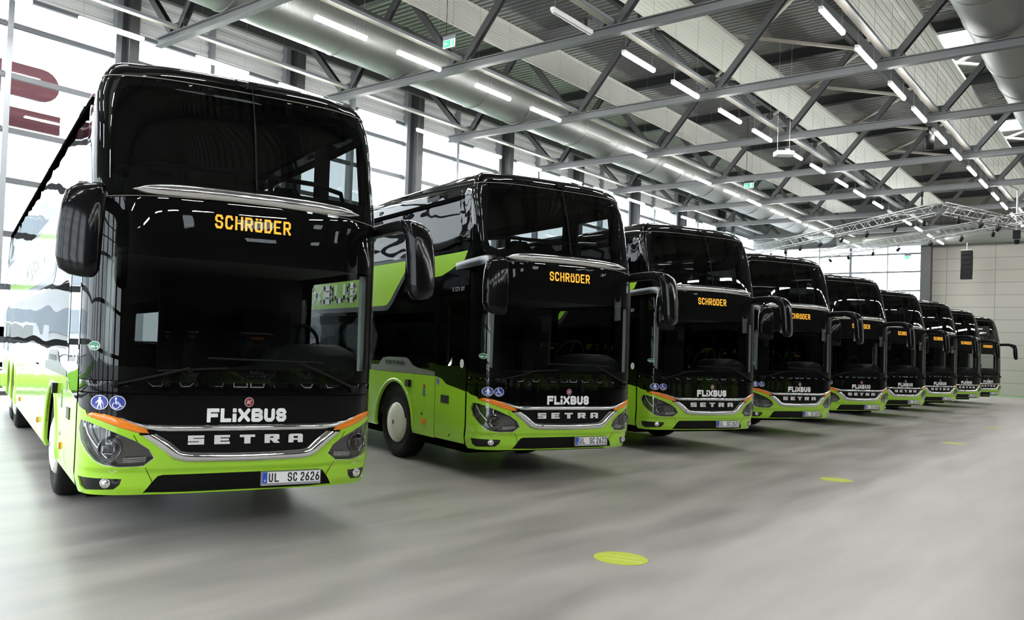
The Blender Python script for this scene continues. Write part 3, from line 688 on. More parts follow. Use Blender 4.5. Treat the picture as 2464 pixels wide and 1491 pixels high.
    for sg in (-1, 1):
        mb = MB(); mb.loft([[Vector((sg * xx, yy, zz)) for xx, zz in ((1.22, 3.60), (1.255 + e, 3.602), (1.25 + e, 3.655), (1.20, 3.66))] for yy, e in ((.75, -.014), (1.3, .0), (4.0, .004), (8.0, .004), (12.9, .0))], smooth=False); mb.build('roof_gutter', 'seam', root)
        for y0, y1 in ((1.45, 1.8), (3.3, 3.4), (4.9, 5.0), (6.5, 6.6), (8.1, 8.2), (9.7, 9.8)):
            mb = MB(); mb.box(sg * 1.2 - .02, sg * 1.2 + .02, y0, y1, 2.38, 3.74); mb.build('inner_pillar', 'cabin_dark', root)
    # roof and rear
    zl = [3.778, 3.80, 3.83, 3.86, 3.89, 3.92, 3.945, 3.96, 3.978, 3.99, 4.0, 4.01, 4.02]; ss = [a for a in SLN]
    ring = [a for a in ss] + [-a for a in reversed(ss) if 0 < a < SEND - 1e-6]
    rings = [[raw(a, z) for a in ring] for z in zl]
    mb = MB(); mb.loft(rings, True, False); n = len(ss); top_ = rings[-1]; nr = len(ring)
    for k in range(1, n - 1):
        a, b, c, d = top_[k], top_[k + 1], top_[(nr - k - 1) % nr], top_[(nr - k) % nr]
        mb.quad([a, b, c, d], 0, True)
    mb.quad([top_[0], top_[1], top_[nr - 1]], 0, True)
    mb.build('roof', 'black_paint', root)
    mb = MB(); patch_into(mb, [(sEnd + .005, .42), (SEND, .42), (SEND, 3.775), (sEnd + .005, 3.775)], dz=.4, thick=0); patch_into(mb, [(-SEND, .42), (-sEnd - .005, .42), (-sEnd - .005, 3.775), (-SEND, 3.775)], dz=.4, thick=0)
    mb.build('rear_panel', 'black_paint', root)
    mb = MB(); mb.box(-.09, .09, 2.5, 4.0, 4.0, 4.05)
    for k in (3.2, 7.0, 10.6): mb.box(-.75, .75, k, k + 1.5, 3.99, 4.07)
    mb.build('roof_hatch', 'black_plastic', root)
    mb = MB(); mb.box(-1.14, 1.14, .62, 1.85, .30, .9); mb.box(-1.14, 1.14, 3.2, 8.5, .30, .9); mb.box(-1.14, 1.14, 11.25, 13.6, .32, .9); mb.box(-.6, .6, 1.85, 11.25, .34, .9)
    mb.box(-.9, .9, .3, .62, .385, .5); mb.build('underbody', 'seam', root)
    # ---- wheels
    def wheel(sx_, yc, dual=False):
        x0 = sx_ * 1.225; mb = MB(); d = -sx_; W_ = .3 if not dual else .6
        mb.lathe([(.30, .03), (.36, .012), (.44, .0), (.49, .015), (.515, .05), (.515, W_ - .05), (.49, W_ - .015), (.3, W_)], (x0, yc, .515), (d, 0, 0), 40); wh = mb.build('wheel', 'rubber', root)
        mb = MB(); mb.lathe([(.302, .05), (.298, .015), (.27, -.01), (.2, -.03), (.1, -.038), (.0, -.04)], (x0, yc, .515), (d, 0, 0), 36, 0)
        for k in range(40):
            if k % 2: continue
            a0, a1 = k * PI / 20, (k + .9) * PI / 20
            mb.quad([(x0 + sx_ * .0095, yc + r * math.cos(a), .515 + r * math.sin(a)) for r, a in ((.266, a0), (.274, a0), (.274, a1), (.266, a1))], 1)
        mb.quad([(x0 + sx_ * .043, yc + .025 * math.cos(a * PI / 8), .515 + .035 * math.sin(a * PI / 8)) for a in range(16)], 1)
        mb.build('hub_cap', ['hub_cream', 'ink'], wh)
    for sx_ in (-1, 1):
        wheel(sx_, yF); wheel(sx_, yA, True); wheel(sx_, yT)
    # ---- interior
    mb = MB(); mb.box(-1.2, 1.2, .5, 13.4, .9, .95, 0); mb.box(-1.18, 1.18, .42, 13.4, 2.33, 2.38, 1); mb.box(-1.14, 1.14, .7, 13.3, 3.74, 3.77, 0); mb.box(-1.2, 1.2, 12.9, 12.95, .95, 3.74, 0)
    mb.box(-.35, 1.18, 2.0, 2.05, .95, 2.3, 0); mb.box(-1.215, -1.19, .62, 13.0, .6, 1.40, 0); mb.box(1.19, 1.215, .62, 13.0, .6, 1.36, 0)
    mb.build('cabin_lining', ['cabin_dark', 'cabin_grey'], root)
    mb = MB(); pr_ = [(-1.15, .95), (-1.15, 1.33), (-.3, 1.36), (.22, 1.42), (.42, 1.59), (.55, 1.625), (1.0, 1.63), (1.13, 1.57), (1.19, 1.42), (1.19, .95)]
    rings = [[Vector((x, yy, (z - .95) * k + .95)) for x, z in pr_] for yy, k in ((.30, .86), (.42, .98), (.6, 1.0), (.85, .96), (.95, .8))]
    mb.loft([list(r) for r in rings]); mb.build('dashboard', 'cabin_dark', root)
    mb = MB(); Mw = Matrix.Translation((.74, .98, 1.60)) @ Matrix.Rotation(math.radians(-62), 4, 'X')
    mb.tube([Mw @ Vector((.235 * math.cos(a * PI / 16), .235 * math.sin(a * PI / 16), 0)) for a in range(33)], .018, 8, caps=False)
    for a in (0.2, 2.9, 4.7): mb.bar(Mw @ Vector((0, 0, -.02)), Mw @ Vector((.23 * math.cos(a), .23 * math.sin(a), 0)), .03)
    mb.build('steering_wheel', 'rubber', root)
    for sg in (-1, 1):
        P = [(fx(1.105), 1.40), (fx(1.165), 1.40), (fx(1.165), 2.27), (fx(1.09), 2.27)]
        patch('pillar_trim', P if sg > 0 else mir(P), 'pillar_grey', root, off=-.05, thick=.03)
    def seat(x, yy, z):
        mb = MB(); mb.box(x - .22, x + .22, yy - .45, yy, z + .3, z + .45)
        mb.loft([[Vector((x + w_ * c, yy + .02 + b + .05 * s3, zz)) for c, s3 in ((-1, -1), (1, -1), (1, 1), (-1, 1))] for zz, w_, b in ((z + .35, .22, 0), (z + .62, .22, .05), (z + .8, .2, .1), (z + .88, .13, .12), (z + .92, .11, .13))], smooth=False)
        mb.box(x - .05, x + .05, yy - .3, yy - .1, z, z + .3)
        mb.build('passenger_seat', 'seat_fabric', root)
    for yy in (1.75, 2.7, 3.6, 4.5):
        for x in (-.9, -.44, .44, .9): seat(x, yy, 2.38)
    mb = MB(); mb.box(.5, .98, 1.35, 1.85, 1.15, 1.3); mb.box(.5, .98, 1.8, 1.95, 1.25, 1.95); mb.box(.6, .88, 1.85, 1.95, 1.95, 2.15); mb.box(.6, .88, 1.45, 1.75, .95, 1.15); mb.build('driver_seat', 'seat_fabric', root)
    mb = MB(); mb.tube([(1.12, .95, 2.75), (1.1, .75, 2.98), (1.0, .6, 3.08), (.7, .52, 3.12), (0, .48, 3.13), (-.7, .52, 3.12), (-1.0, .6, 3.08), (-1.1, .75, 2.98), (-1.12, .95, 2.75)], .022, 8)
    for x in (-.5, .5): mb.tube([(x, .5, 2.4), (x, .5, 3.12)], .018, 8)
    mb.build('guard_rail', 'rubber', root)
    return root

BUS = [((4.332, 5.754), -19.76, '2626'), ((9.432, 5.806), -20.32, '2622'), ((14.27, 5.902), -22.92, '2621'), ((19.101, 5.947), -24.19, '2625'),
       ((24.194, 5.969), -25.99, '2624'), ((29.423, 6.002), -24.7, '2623'), ((34.469, 5.936), -24.59, '2627'), ((39.855, 5.933), -24.46, '2620'), ((45.472, 5.933), -24.37, '2628')]
BLAB = ['nearest black and green double-deck coach, at the far left, plate ending 2626', 'second black and green double-deck coach from the left, plate ending 2622',
        'third coach from the left, black and green double-decker, plate ending 2621', 'fourth coach from the left, black and green double-decker, plate ending 2625',
        'fifth coach from the left, its display partly behind a mirror, plate ending 2624', 'sixth coach from the left, black double-decker, plate ending 2623',
        'seventh coach from the left, black and green double-decker, third from the end', 'eighth coach from the left, second to last of the row',
        'last and farthest coach of the row, in front of the concrete wall']
def plate(root, num):
    y = skin(fx(.41), .49).y - .0355; mb = MB(); z0, h = .458, .075
    for ch, x, wd in (('U', .203, .037), ('L', .254, .04), ('S', .369, .041), ('C', .419, .037), (num[0], .484, .036), (num[1], .5295, .036), (num[2], .575, .036), (num[3], .6205, .036)):
        glyph(mb, ch, x, z0, wd, h, .0112, lambda u, v: (u, y, v))
    return mb.build('plate_lettering', 'ink', root)
def place_coaches():
    proto = build_coach()
    for k, ((x, y), rz, num) in enumerate(BUS):
        o = proto if k == 0 else copy_tree(proto)
        o.location = (x, y, 0); o.rotation_euler = (0, 0, math.radians(rz))
        tag(o, BLAB[k], 'coach', 'coaches parked in a slanted row')
    for k in range(9):
        o = copy_tree(proto, skip=('plate_lettering',)); o.location = (-7 + 5.1 * k, -27, 0); o.rotation_euler = (0, 0, math.radians(160))
        tag(o, 'coach of the opposite row, seen mirrored in the windscreens', 'coach', 'coaches of the opposite row')
    # lettering last, so that each coach has its own
    for k, o in enumerate([q for q in COL.objects if q.get('group') == 'coaches parked in a slanted row']): plate(o, BUS[k][2])
    return proto
PROTO = place_coaches()

# ------------------------------------------------------------------ hall
X0, X1, YW, YB, ZR = -14.0, 61.0, 22.4, -42.0, 12.35
def structure():
    mb = MB(); mb.quad([(X0, YB, 0), (X1, YB, 0), (X1, YW + .1, 0), (X0, YW + .1, 0)]); tag(mb.build('floor', 'epoxy_floor'), kind='structure')
    # roof deck, ribs along Y, with openings for the skylights
    SKY_ = [(30.3, 33.2, 3.3, 5.8), (42.3, 45.2, 3.3, 5.8), (2.3, 4.2, -27, -24), (2.3, 4.2, -33, -30), (8.3, 10.2, -26, -23.5), (8.3, 10.2, -32, -29.5), (-3.7, -1.8, -26, -23.5), (14.3, 16.2, -29, -26), (20.3, 22.2, -26, -23.5), (26.3, 28.2, -31, -28)]
    mb = MB(); p = .25; x = X0
    while x < X1:
        segs = [(YB, YW)]
        for a, b, c, d in SKY_:
            if a <= x < b:
                segs = [q for s_ in segs for q in ((s_[0], min(s_[1], c)), (max(s_[0], d), s_[1])) if q[1] > q[0] + .01]
        for (ya, yb) in segs:
            for (xa, za, xb, zb) in ((x, ZR, x + .11, ZR), (x + .11, ZR, x + .14, ZR + .09), (x + .14, ZR + .09, x + .22, ZR + .09), (x + .22, ZR + .09, x + .25, ZR)):
                mb.quad([(xa, ya, za), (xa, yb, za), (xb, yb, zb), (xb, ya, zb)])
        x += p
    tag(mb.build('ceiling', 'deck'), kind='structure')
    mb = MB()
    for a, b, c, d in SKY_: mb.quad([(a, c, ZR + .12), (a, d, ZR + .12), (b, d, ZR + .12), (b, c, ZR + .12)])
    tag(mb.build('window_0', 'pane_glass'), kind='structure')
    # corrugated siding above the glazing
    mb = MB(); z = 10.25
    while z < ZR:
        for (za, ya, zb, yb) in ((z, 0, z + .13, 0), (z + .13, 0, z + .16, .05), (z + .16, .05, z + .26, .05), (z + .26, .05, z + .29, 0)):
            mb.quad([(X0, YW + ya, za), (X1, YW + ya, za), (X1, YW + yb, zb), (X0, YW + yb, zb)])
        z += .29
    tag(mb.build('wall_left', 'siding'), kind='structure')
    mb = MB(); mb.box(X1, X1 + .3, YB, 11.2, 0, ZR + .3); tag(mb.build('wall_end', 'concrete_panel'), kind='structure')
    mb = MB(); mb.box(X0, X1, YB - .3, YB, 0, ZR + .3); tag(mb.build('wall_right', 'wall_brown'), kind='structure')
    mb = MB(); mb.box(X0 - .3, X0, YB, YW, 10.2, ZR + .3); mb.box(X0 - .3, X0, YB, -6, 0, 10.2); tag(mb.build('wall_back', 'deck'), kind='structure')
    mb = MB(); y = -6
    while y < YW: mb.box(X0 - .2, X0, y - .4, y + .4, 0, 10.2, 1); y += 3.6
    for z in (.1, 1.4, 2.75, 4.1, 5.47, 6.75, 8.15, 9.45): mb.box(X0 - .15, X0 - .05, -6, YW, z - .06, z + .06, 1)
    f = tag(mb.build('window_99', ['frame_pale', 'frame_grey']), kind='structure')
    mb = MB(); mb.quad([(X0 - .1, -6, 0), (X0 - .1, YW, 0), (X0 - .1, YW, 10.2), (X0 - .1, -6, 10.2)]); mb.build('pane', 'pane_glass', f)
    mb = MB(); mb.box(X1 - .2, X1 + .2, 11.0, YW, 9.5, ZR + .3); tag(mb.build('wall_end_upper', 'curtain'), kind='structure')
    mb = MB(); mb.box(X1 - 2.6, X1 - .02, YB, 11.0, .001, .004); tag(mb.build('trim_1', 'green_strip'), kind='structure')
    # window wall: one window per bay half
    TR = [1.4, 2.75, 4.1, 5.47, 6.75, 8.15, 9.45]; n = 1
    xs = [11.85 + 6 * k for k in range(-5, 9)]; mids = [14.85 + 6 * k for k in range(-5, 9)]
    ed = sorted([q for q in xs + mids if X0 < q < X1] + [X0, X1])
    for a, b in zip(ed, ed[1:]):
        mb = MB()
        for z in TR:
            mb.box(a + .04, b - .04, YW - .13, YW - .03, z - .07, z + .02, 1); mb.box(a + .04, b - .04, YW - .05, YW + .05, z + .02, z + .085, 1)
        mb.box(a + .04, b - .04, YW - .05, YW + .06, .0, .1, 1); mb.box(a + .04, b - .04, YW - .05, YW + .06, 10.18, 10.28, 1)
        if a in mids: mb.box(a - .07, a + .07, YW - .16, YW + .1, 0, 12.3, 0); mb.box(a + .07, a + .1, YW - .1, YW, 0, 12.3, 1)
        f = tag(mb.build('window_%d' % n, ['frame_pale', 'frame_grey']), kind='structure')
        mb = MB(); mb.quad([(a, YW + .02, .05), (b, YW + .02, .05), (b, YW + .02, 10.25), (a, YW + .02, 10.25)]); mb.build('pane', 'pane_glass', f); n += 1
    # end wall window
    TE = [1.5, 2.75, 3.95, 5.18, 6.41, 7.64, 8.81]
    for a, b in ((11.6, 13.63), (13.63, 15.87), (15.87, 17.87), (17.87, 20.1), (20.1, 22.3)):
        mb = MB()
        for z in TE: mb.box(X1 - .08, X1 + .06, a, b, z - .05, z + .05, 1)
        w_ = .14 if abs(a - 15.87) < .01 or abs(a - 20.1) < .01 else .05; mb.box(X1 - .15, X1 + .08, a - w_ / 2, a + w_ / 2, 0, 9.5, 1)
        f = tag(mb.build('window_%d' % n, ['frame_pale', 'frame_grey']), kind='structure'); n += 1
        mb = MB(); mb.quad([(X1 + .02, a, .05), (X1 + .02, b, .05), (X1 + .02, b, 9.5), (X1 + .02, a, 9.5)]); mb.build('pane', 'pane_glass', f)
structure()
ORD = ['first', 'second', 'third', 'fourth', 'fifth', 'sixth', 'seventh', 'eighth', 'ninth', 'tenth', 'eleventh', 'twelfth', 'thirteenth', 'fourteenth', 'fifteenth', 'sixteenth', 'seventeenth', 'eighteenth', 'nineteenth', 'twentieth']

def columns():
    for i, k in enumerate(range(-1, 8)):
        x = 11.85 + 6 * k; mb = MB()
        mb.box(x - .19, x - .02, YW - .2, YW + .1, 0, 12.3, 1); mb.box(x + .02, x + .06, YW - .2, YW + .1, 0, 12.3, 1)
        mb.box(x + .1, x + .125, YW - .62, YW - .2, 0, 12.3, 0); mb.box(x - .02, x + .27, YW - .22, YW - .18, 0, 12.3, 0); mb.box(x - .02, x + .27, YW - .64, YW - .6, 0, 12.3, 0)
        o = mb.build('steel_column', ['steel_dark', 'frame_pale']); shift_to(o, x, YW - .3, 0)
        tag(o, 'grey steel column of the glazed wall, %s from the left' % ORD[i], 'column', 'steel columns along the glazed wall')
    mb = MB(); mb.box(X1 - .7, X1 - .1, 11.05, 11.62, 0, 9.6); o = mb.build('corner_column', 'steel_dark'); shift_to(o, X1 - .4, 11.3, 0)
    tag(o, 'dark grey column between the far window and the concrete wall', 'column')
columns()

NODES = [19.3, 14.75, 10.07, 5.4, .72, -3.95, -8.6, -13.25, -17.9, -22.55, -27.2, -31.85, -36.5]
TX = [5.75 + 6 * k for k in range(10)]
def trusses():
    proto = empty('roof_truss')
    mb = MB(); y0, y1 = -40.0, 20.15
    mb.box(-.1, .1, y0, y1, 9.25, 9.275); mb.box(-.1, .1, y0, y1, 9.45, 9.475); mb.box(-.012, .012, y0, y1, 9.27, 9.46); mb.build('bottom_chord', 'steel_grey', proto)
    mb = MB(); mb.box(-.13, .13, YB, 22.0, 12.0, 12.03); mb.box(-.13, .13, YB, 22.0, 12.29, 12.32); mb.box(-.015, .015, YB, 22.0, 12.0, 12.3); mb.build('top_chord', 'steel_dark', proto)
    for i, y in enumerate(NODES):
        up = (NODES[i - 1] + y) / 2 if i else 21.9
        dn = (NODES[i + 1] + y) / 2 if i + 1 < len(NODES) else y - 2.3
        for t, sgn in ((up, 1), (dn, -1)):
            mb = MB(); a = (0, y + sgn * .18, 9.52); b = (0, t - sgn * .12, 12.0)
            mb.bar(a, b, .17, .012, up=(0, 0, 1)); d = Vector(b) - Vector(a)
            mb.bar((-.08, a[1], a[2]), (-.08, b[1], b[2]), .012, .17); mb.bar((.08, a[1], a[2]), (.08, b[1], b[2]), .012, .17)
            mb.build('diagonal', 'steel_mid', proto)
        mb = MB(); mb.quad([(-.02, y - .42, 9.47), (-.02, y + .42, 9.47), (-.02, y + .3, 9.72), (-.02, y - .3, 9.72)]); mb.quad([(.02, y - .3, 9.72), (.02, y + .3, 9.72), (.02, y + .42, 9.47), (.02, y - .42, 9.47)])
        mb.box(-.02, .02, y - .3, y + .3, 9.47, 9.72); mb.build('gusset_plate', 'steel_mid', proto)
    for k, x in enumerate(TX):
        o = proto if k == 0 else copy_tree(proto); o.location = (x, 0, 0)
        tag(o, 'grey steel roof truss with slanting diagonals, %s counted from the near end' % ORD[k], 'roof truss', 'steel roof trusses across the hall')
trusses()

def purlins():
    for i, y in enumerate([21.3] + [(NODES[k] + NODES[k + 1]) / 2 for k in range(5)]):
        mb = MB(); z0, z1 = (11.05, 11.3) if i == 0 else (12.02, 12.33); yy = 21.3 if i == 0 else y
        mb.box(X0, X1 - .2, -.08, .08, z0 - 12, z1 - 12); o = mb.build('purlin', 'steel_dark'); o.location = (0, yy, 12)
        tag(o, ['dark steel beam running along the head of the glazed wall', 'dark roof beam above the left ventilation duct', 'dark roof beam above the first ribbed ceiling panel', 'dark roof beam above the second ribbed ceiling panel', 'dark roof beam above the right ventilation duct', 'dark roof beam at the right of the right duct'][i], 'roof beam', 'beams running along the roof')
purlins()

def panels():
    def ribbed(y0, y1, z, name, label, mat='panel_white'):
        mb = MB(); n = 9; d = (y1 - y0) / n
        for k in range(n):
            a = y0 + k * d
            for (ya, za, yb, zb) in ((a, 0, a + d * .7, 0), (a + d * .7, 0, a + d * .8, .009), (a + d * .8, .009, a + d * .9, .009), (a + d * .9, .009, a + d, 0)):
                mb.quad([(X0 + 4, ya, z + za), (X0 + 4, yb, z + za if False else z + zb), (X1 - 3, yb, z + zb), (X1 - 3, ya, z + za)])
        mb.box(X0 + 4, X1 - 3, y0 - .03, y0, z - .01, z + .1); mb.box(X0 + 4, X1 - 3, y1, y1 + .03, z - .01, z + .1); mb.box(X0 + 4, X1 - 3, y0, y1, z + .06, z + .1)
        o = mb.build(name, mat); shift_to(o, 20, (y0 + y1) / 2, z); tag(o, label, 'ceiling panel', 'ribbed radiant panels under the roof')
    ribbed(14.89, 16.19, 11.3, 'radiant_panel', 'pale ribbed ceiling panel strip nearest the left duct')
    ribbed(9.95, 11.29, 11.3, 'radiant_panel', 'pale ribbed ceiling panel strip in the middle of the three')
    ribbed(5.13, 6.53, 11.3, 'radiant_panel', 'wide pale ribbed ceiling panel strip next to the right duct')
    labs = ['beige cable tray along the ends of the trusses', 'beige cable tray right of the left duct', 'beige cable tray between the two left panel strips', 'beige cable tray along the edge of the right panel strip']
    for y, lb in zip(NODES[:4], labs):
        mb = MB(); y = {0: 19.2, 1: 14.69, 2: 10.06, 3: 5.40}[NODES.index(y)]
        mb.box(6, X1 - 4, y - .075, y + .075, 9.53, 9.6, 0); mb.box(6, X1 - 4, y + .075, y + .09, 9.522, 9.66, 0); mb.box(6, X1 - 4, y - .1, y - .075, 9.522, 9.6, 1)
        o = mb.build('cable_tray', ['tray_beige', 'frame_pale']); shift_to(o, 20, y, 9.5); tag(o, lb, 'cable tray', 'cable trays along the light rows')
panels()

def lights():
    mb = MB(); L = 1.69
    mb.box(0, L, -.045, .045, .0, .075); root = mb.build('tube_light', 'tube_body'); 
    mb = MB(); n = 8
    prof = [(-.05, .03), (-.048, -.01), (-.035, -.035), (0, -.045), (.035, -.035), (.048, -.01), (.05, .03)]
    mb.loft([[Vector((x, a, b)) for a, b in prof] for x in (.03, L - .03)], closed=False); mb.quad([(.03, a, b) for a, b in reversed(prof)]); mb.quad([(L - .03, a, b) for a, b in prof])
    mb.build('diffuser', 'tube_lit', root)
    mb = MB()
    for x in (.12, L - .12): mb.tube([(x, 0, .07), (x, 0, 3.27)], .004, 4)
    mb.build('suspension_wire', 'rail_grey', root)
    off_diff = None
    mb = MB()
    for x in (.12, L - .12): mb.tube([(x, 0, .07), (x, 0, 2.19)], .004, 4)
    tmp = mb.build('suspension_wire', 'rail_grey'); short_wire = tmp.data; bpy.data.objects.remove(tmp)
    rows = [(19.54, 'row at the glazed wall'), (14.81, 'row beside the left duct'), (10.17, 'row in the middle of the ceiling'), (5.54, 'row beside the right panel strip')]
    first = True
    for ri, (y, rn) in enumerate(rows):
        c = 0
        for k in range(-4, 8):
            for j, xb in enumerate((12.52, 15.3)):
                x = xb + 6 * k
                if x > 57.5 or x < -11: continue
                unseen = (ri in (2, 3) and x < 15) or (ri == 1 and x < 10) or (ri == 0 and (x < 6 or x > 46))
                if unseen and ri == 0: continue
                o = root if first else copy_tree(root); first = False; o.location = (x, y, 9.09)
                if ri in (2, 3):
                    for ch in o.children:
                        if ch.name.startswith('suspension_wire'): ch.data = short_wire
                off = (ri == 2 and abs(x - 15.3) < .1) or (ri == 1 and abs(x - 24.52) < .1) or (ri == 2 and abs(x - 45.3) < .1)
                if off:
                    for ch in o.children:
                        if ch.name.startswith('diffuser'):
                            if off_diff is None: off_diff = ch.data.copy(); off_diff.materials.clear(); off_diff.materials.append(MAT['tube_off'])
                            ch.data = off_diff
                if unseen:
                    tag(o, 'added unseen tube light behind the viewpoint, brightening the coach fronts', 'tube light', 'tube lights over the viewpoint'); continue
                tag(o, '%s white tube light, %s of the %s' % ('unlit' if off else 'lit', ORD[c], rn), 'tube light', 'tube lights in rows'); c += 1
    for y in (-7.6, -11.8):  # added unseen rows to brighten the coach fronts, kept clear of windscreen reflections
        for k in range(-4, 8):
            for xb in (12.52, 15.3):
                o = copy_tree(root); o.location = (xb + 6 * k, y, 9.09)
                tag(o, 'added unseen tube light behind the viewpoint, brightening the coach fronts', 'tube light', 'tube lights over the viewpoint')
lights()

def ducts():
    def duct(y, z, r, x0, x1, label):
        mb = MB(); mb.lathe([(r, 0), (r, x1 - x0)], (x0, y, z), (1, 0, 0), 48); o = mb.build('ventilation_duct', 'duct_steel'); shift_to(o, x0, y, z)
        tag(o, label, 'duct', 'round ventilation ducts')
        x = x0 + 1.2; i = 0
        while x < x1:
            mb = MB(); mb.lathe([(r + .002, 0), (r + .018, .015), (r + .018, .035), (r + .002, .05)], (x - x0, 0, 0), (1, 0, 0), 48); mb.build('joint_ring', 'duct_steel', o)
            x += (2.35, 3.65)[i % 2]; i += 1
        return o
    duct(17.05, 10.2, .74, 2.0, 58.9, 'big silver round duct along the glazed side of the hall')
    duct(3.05, 10.25, .74, 8.0, 58.8, 'big silver round duct at the upper right corner')
    mb = MB(); mb.lathe([(.62, 0), (.62, 13)], (59.6, 3.3, 9.75), (0, 1, 0), 40); o = mb.build('ventilation_duct', 'duct_steel'); shift_to(o, 59.6, 3.3, 9.75)
    tag(o, 'silver duct running crosswise in front of the far wall', 'duct')
ducts()

def smoke_curtain():
    mb = MB(); z = 11.5
    while z < 11.85:
        for ya, yb in (((4, 5.05), (6.6, 9.87), (11.37, 14.8)) if 11.2 < z < 11.43 else ((4, 16.0),)):
            mb.quad([(0, ya, z), (0, yb, z), (.02, yb, z + .07), (.02, ya, z + .07)]); mb.quad([(.02, ya, z + .07), (.02, yb, z + .07), (0, yb, z + .1), (0, ya, z + .1)])
        z += .1
    mb.box(-.03, .05, 4, 16.0, 11.43, 11.5)
    o = mb.build('smoke_curtain', 'curtain')
    for y in (4.6, 7.2, 9.4, 11.8, 13.6):
        mb = MB(); mb.box(-.06, -.02, y - .03, y + .03, 11.5, 11.95); mb.build('hanger', 'steel_dark', o)
    o.location = (22.4, 0, 0); tag(o, 'grey ribbed smoke curtain hanging under the roof behind the near truss', 'smoke curtain')
smoke_curtain()

def braces():
    i = 0
    for k in (2, 3, 4, 5, 6):
        x = TX[k]
        for (ya, yb) in ((12.4, 7.74), (7.74, 3.06)):
            mb = MB(); mb.bar((x + .2, ya, 11.95), (x + 5.8, yb, 11.95), .09); mb.bar((x + .2, yb, 11.9), (x + 5.8, ya, 11.9), .09)
            o = mb.build('roof_brace', 'brace_cream'); shift_to(o, x + 3, (ya + yb) / 2, 11.9)
            tag(o, 'cream crossed roof brace, bay %s, %s the middle light row' % (ORD[k], 'left of' if ya > 10 else 'right of'), 'brace', 'crossed braces under the roof'); i += 1
braces()

def exit_sign(loc, rz, label, h=.5, scale=1.0):
    r = empty('exit_sign', loc, rz); mb = MB(); w_, t = .35, .02
    mb.box(-w_ / 2, w_ / 2, -t, t, .19, .28, 0); mb.build('sign_housing', 'frame_grey', r)
    mb = MB(); mb.box(-w_ / 2, w_ / 2, -.012, .012, 0, .19, 0)
    for s in (-1, 1):
        yy = s * .0135; q = lambda P, m: mb.quad([(-s * -x_, yy, z_) for x_, z_ in (P if s < 0 else reversed(P))], m)
        mb.quad([(x_, yy, z_) for x_, z_ in ((-.16, .015), (.16, .015), (.16, .178), (-.16, .178))][::(1 if s < 0 else -1)], 1)
        y2 = s * .015; m2 = lambda u, v: (u, y2, v)
        for a, b in (((-.12, .095), (-.02, .095)), ((-.12, .095), (-.08, .135)), ((-.12, .095), (-.08, .055))): seg_poly(mb, a, b, .018, m2, 0, False)
        mb.quad([m2(*p) for p in ((.05, .03), (.12, .03), (.12, .165), (.05, .165))], 0)
        y3 = s * .016; m3 = lambda u, v: (u, y3, v)
        for a, b, tt in (((.085, .125), (.08, .09), .018), ((.08, .09), (.105, .06), .01), ((.105, .06), (.1, .04), .01), ((.08, .09), (.065, .06), .01), ((.085, .12), (.065, .1), .008), ((.088, .12), (.108, .105), .008), ((.09, .145), (.091, .145), .02)): seg_poly(mb, a, b, tt, m3, 1)
    mb.build('sign_panel', ['sign_white', 'sign_green'], r)
    mb = MB(); mb.tube([(-.1, 0, .28), (-.1, 0, .28 + h)], .008, 6); mb.tube([(.1, 0, .28), (.1, 0, .28 + h)], .003, 6); mb.build('suspension_wire', 'cable', r)
    r.scale = (scale, scale, scale); tag(r, label, 'exit sign', 'green exit signs'); return r
def signs():
    exit_sign((14.26, 12.2, 8.37), math.radians(-90), 'green exit sign hanging high in front of the near ceiling panel', 3.84, .951)
    exit_sign((36.6, 13.75, 9.1), math.radians(-90), 'small green exit sign hanging above the far light rows', 2.5, 1.16)
    exit_sign((60.8, 12.44, 8.45), math.radians(-90), 'pale exit sign in front of the far window', .7, 1.1)
signs()

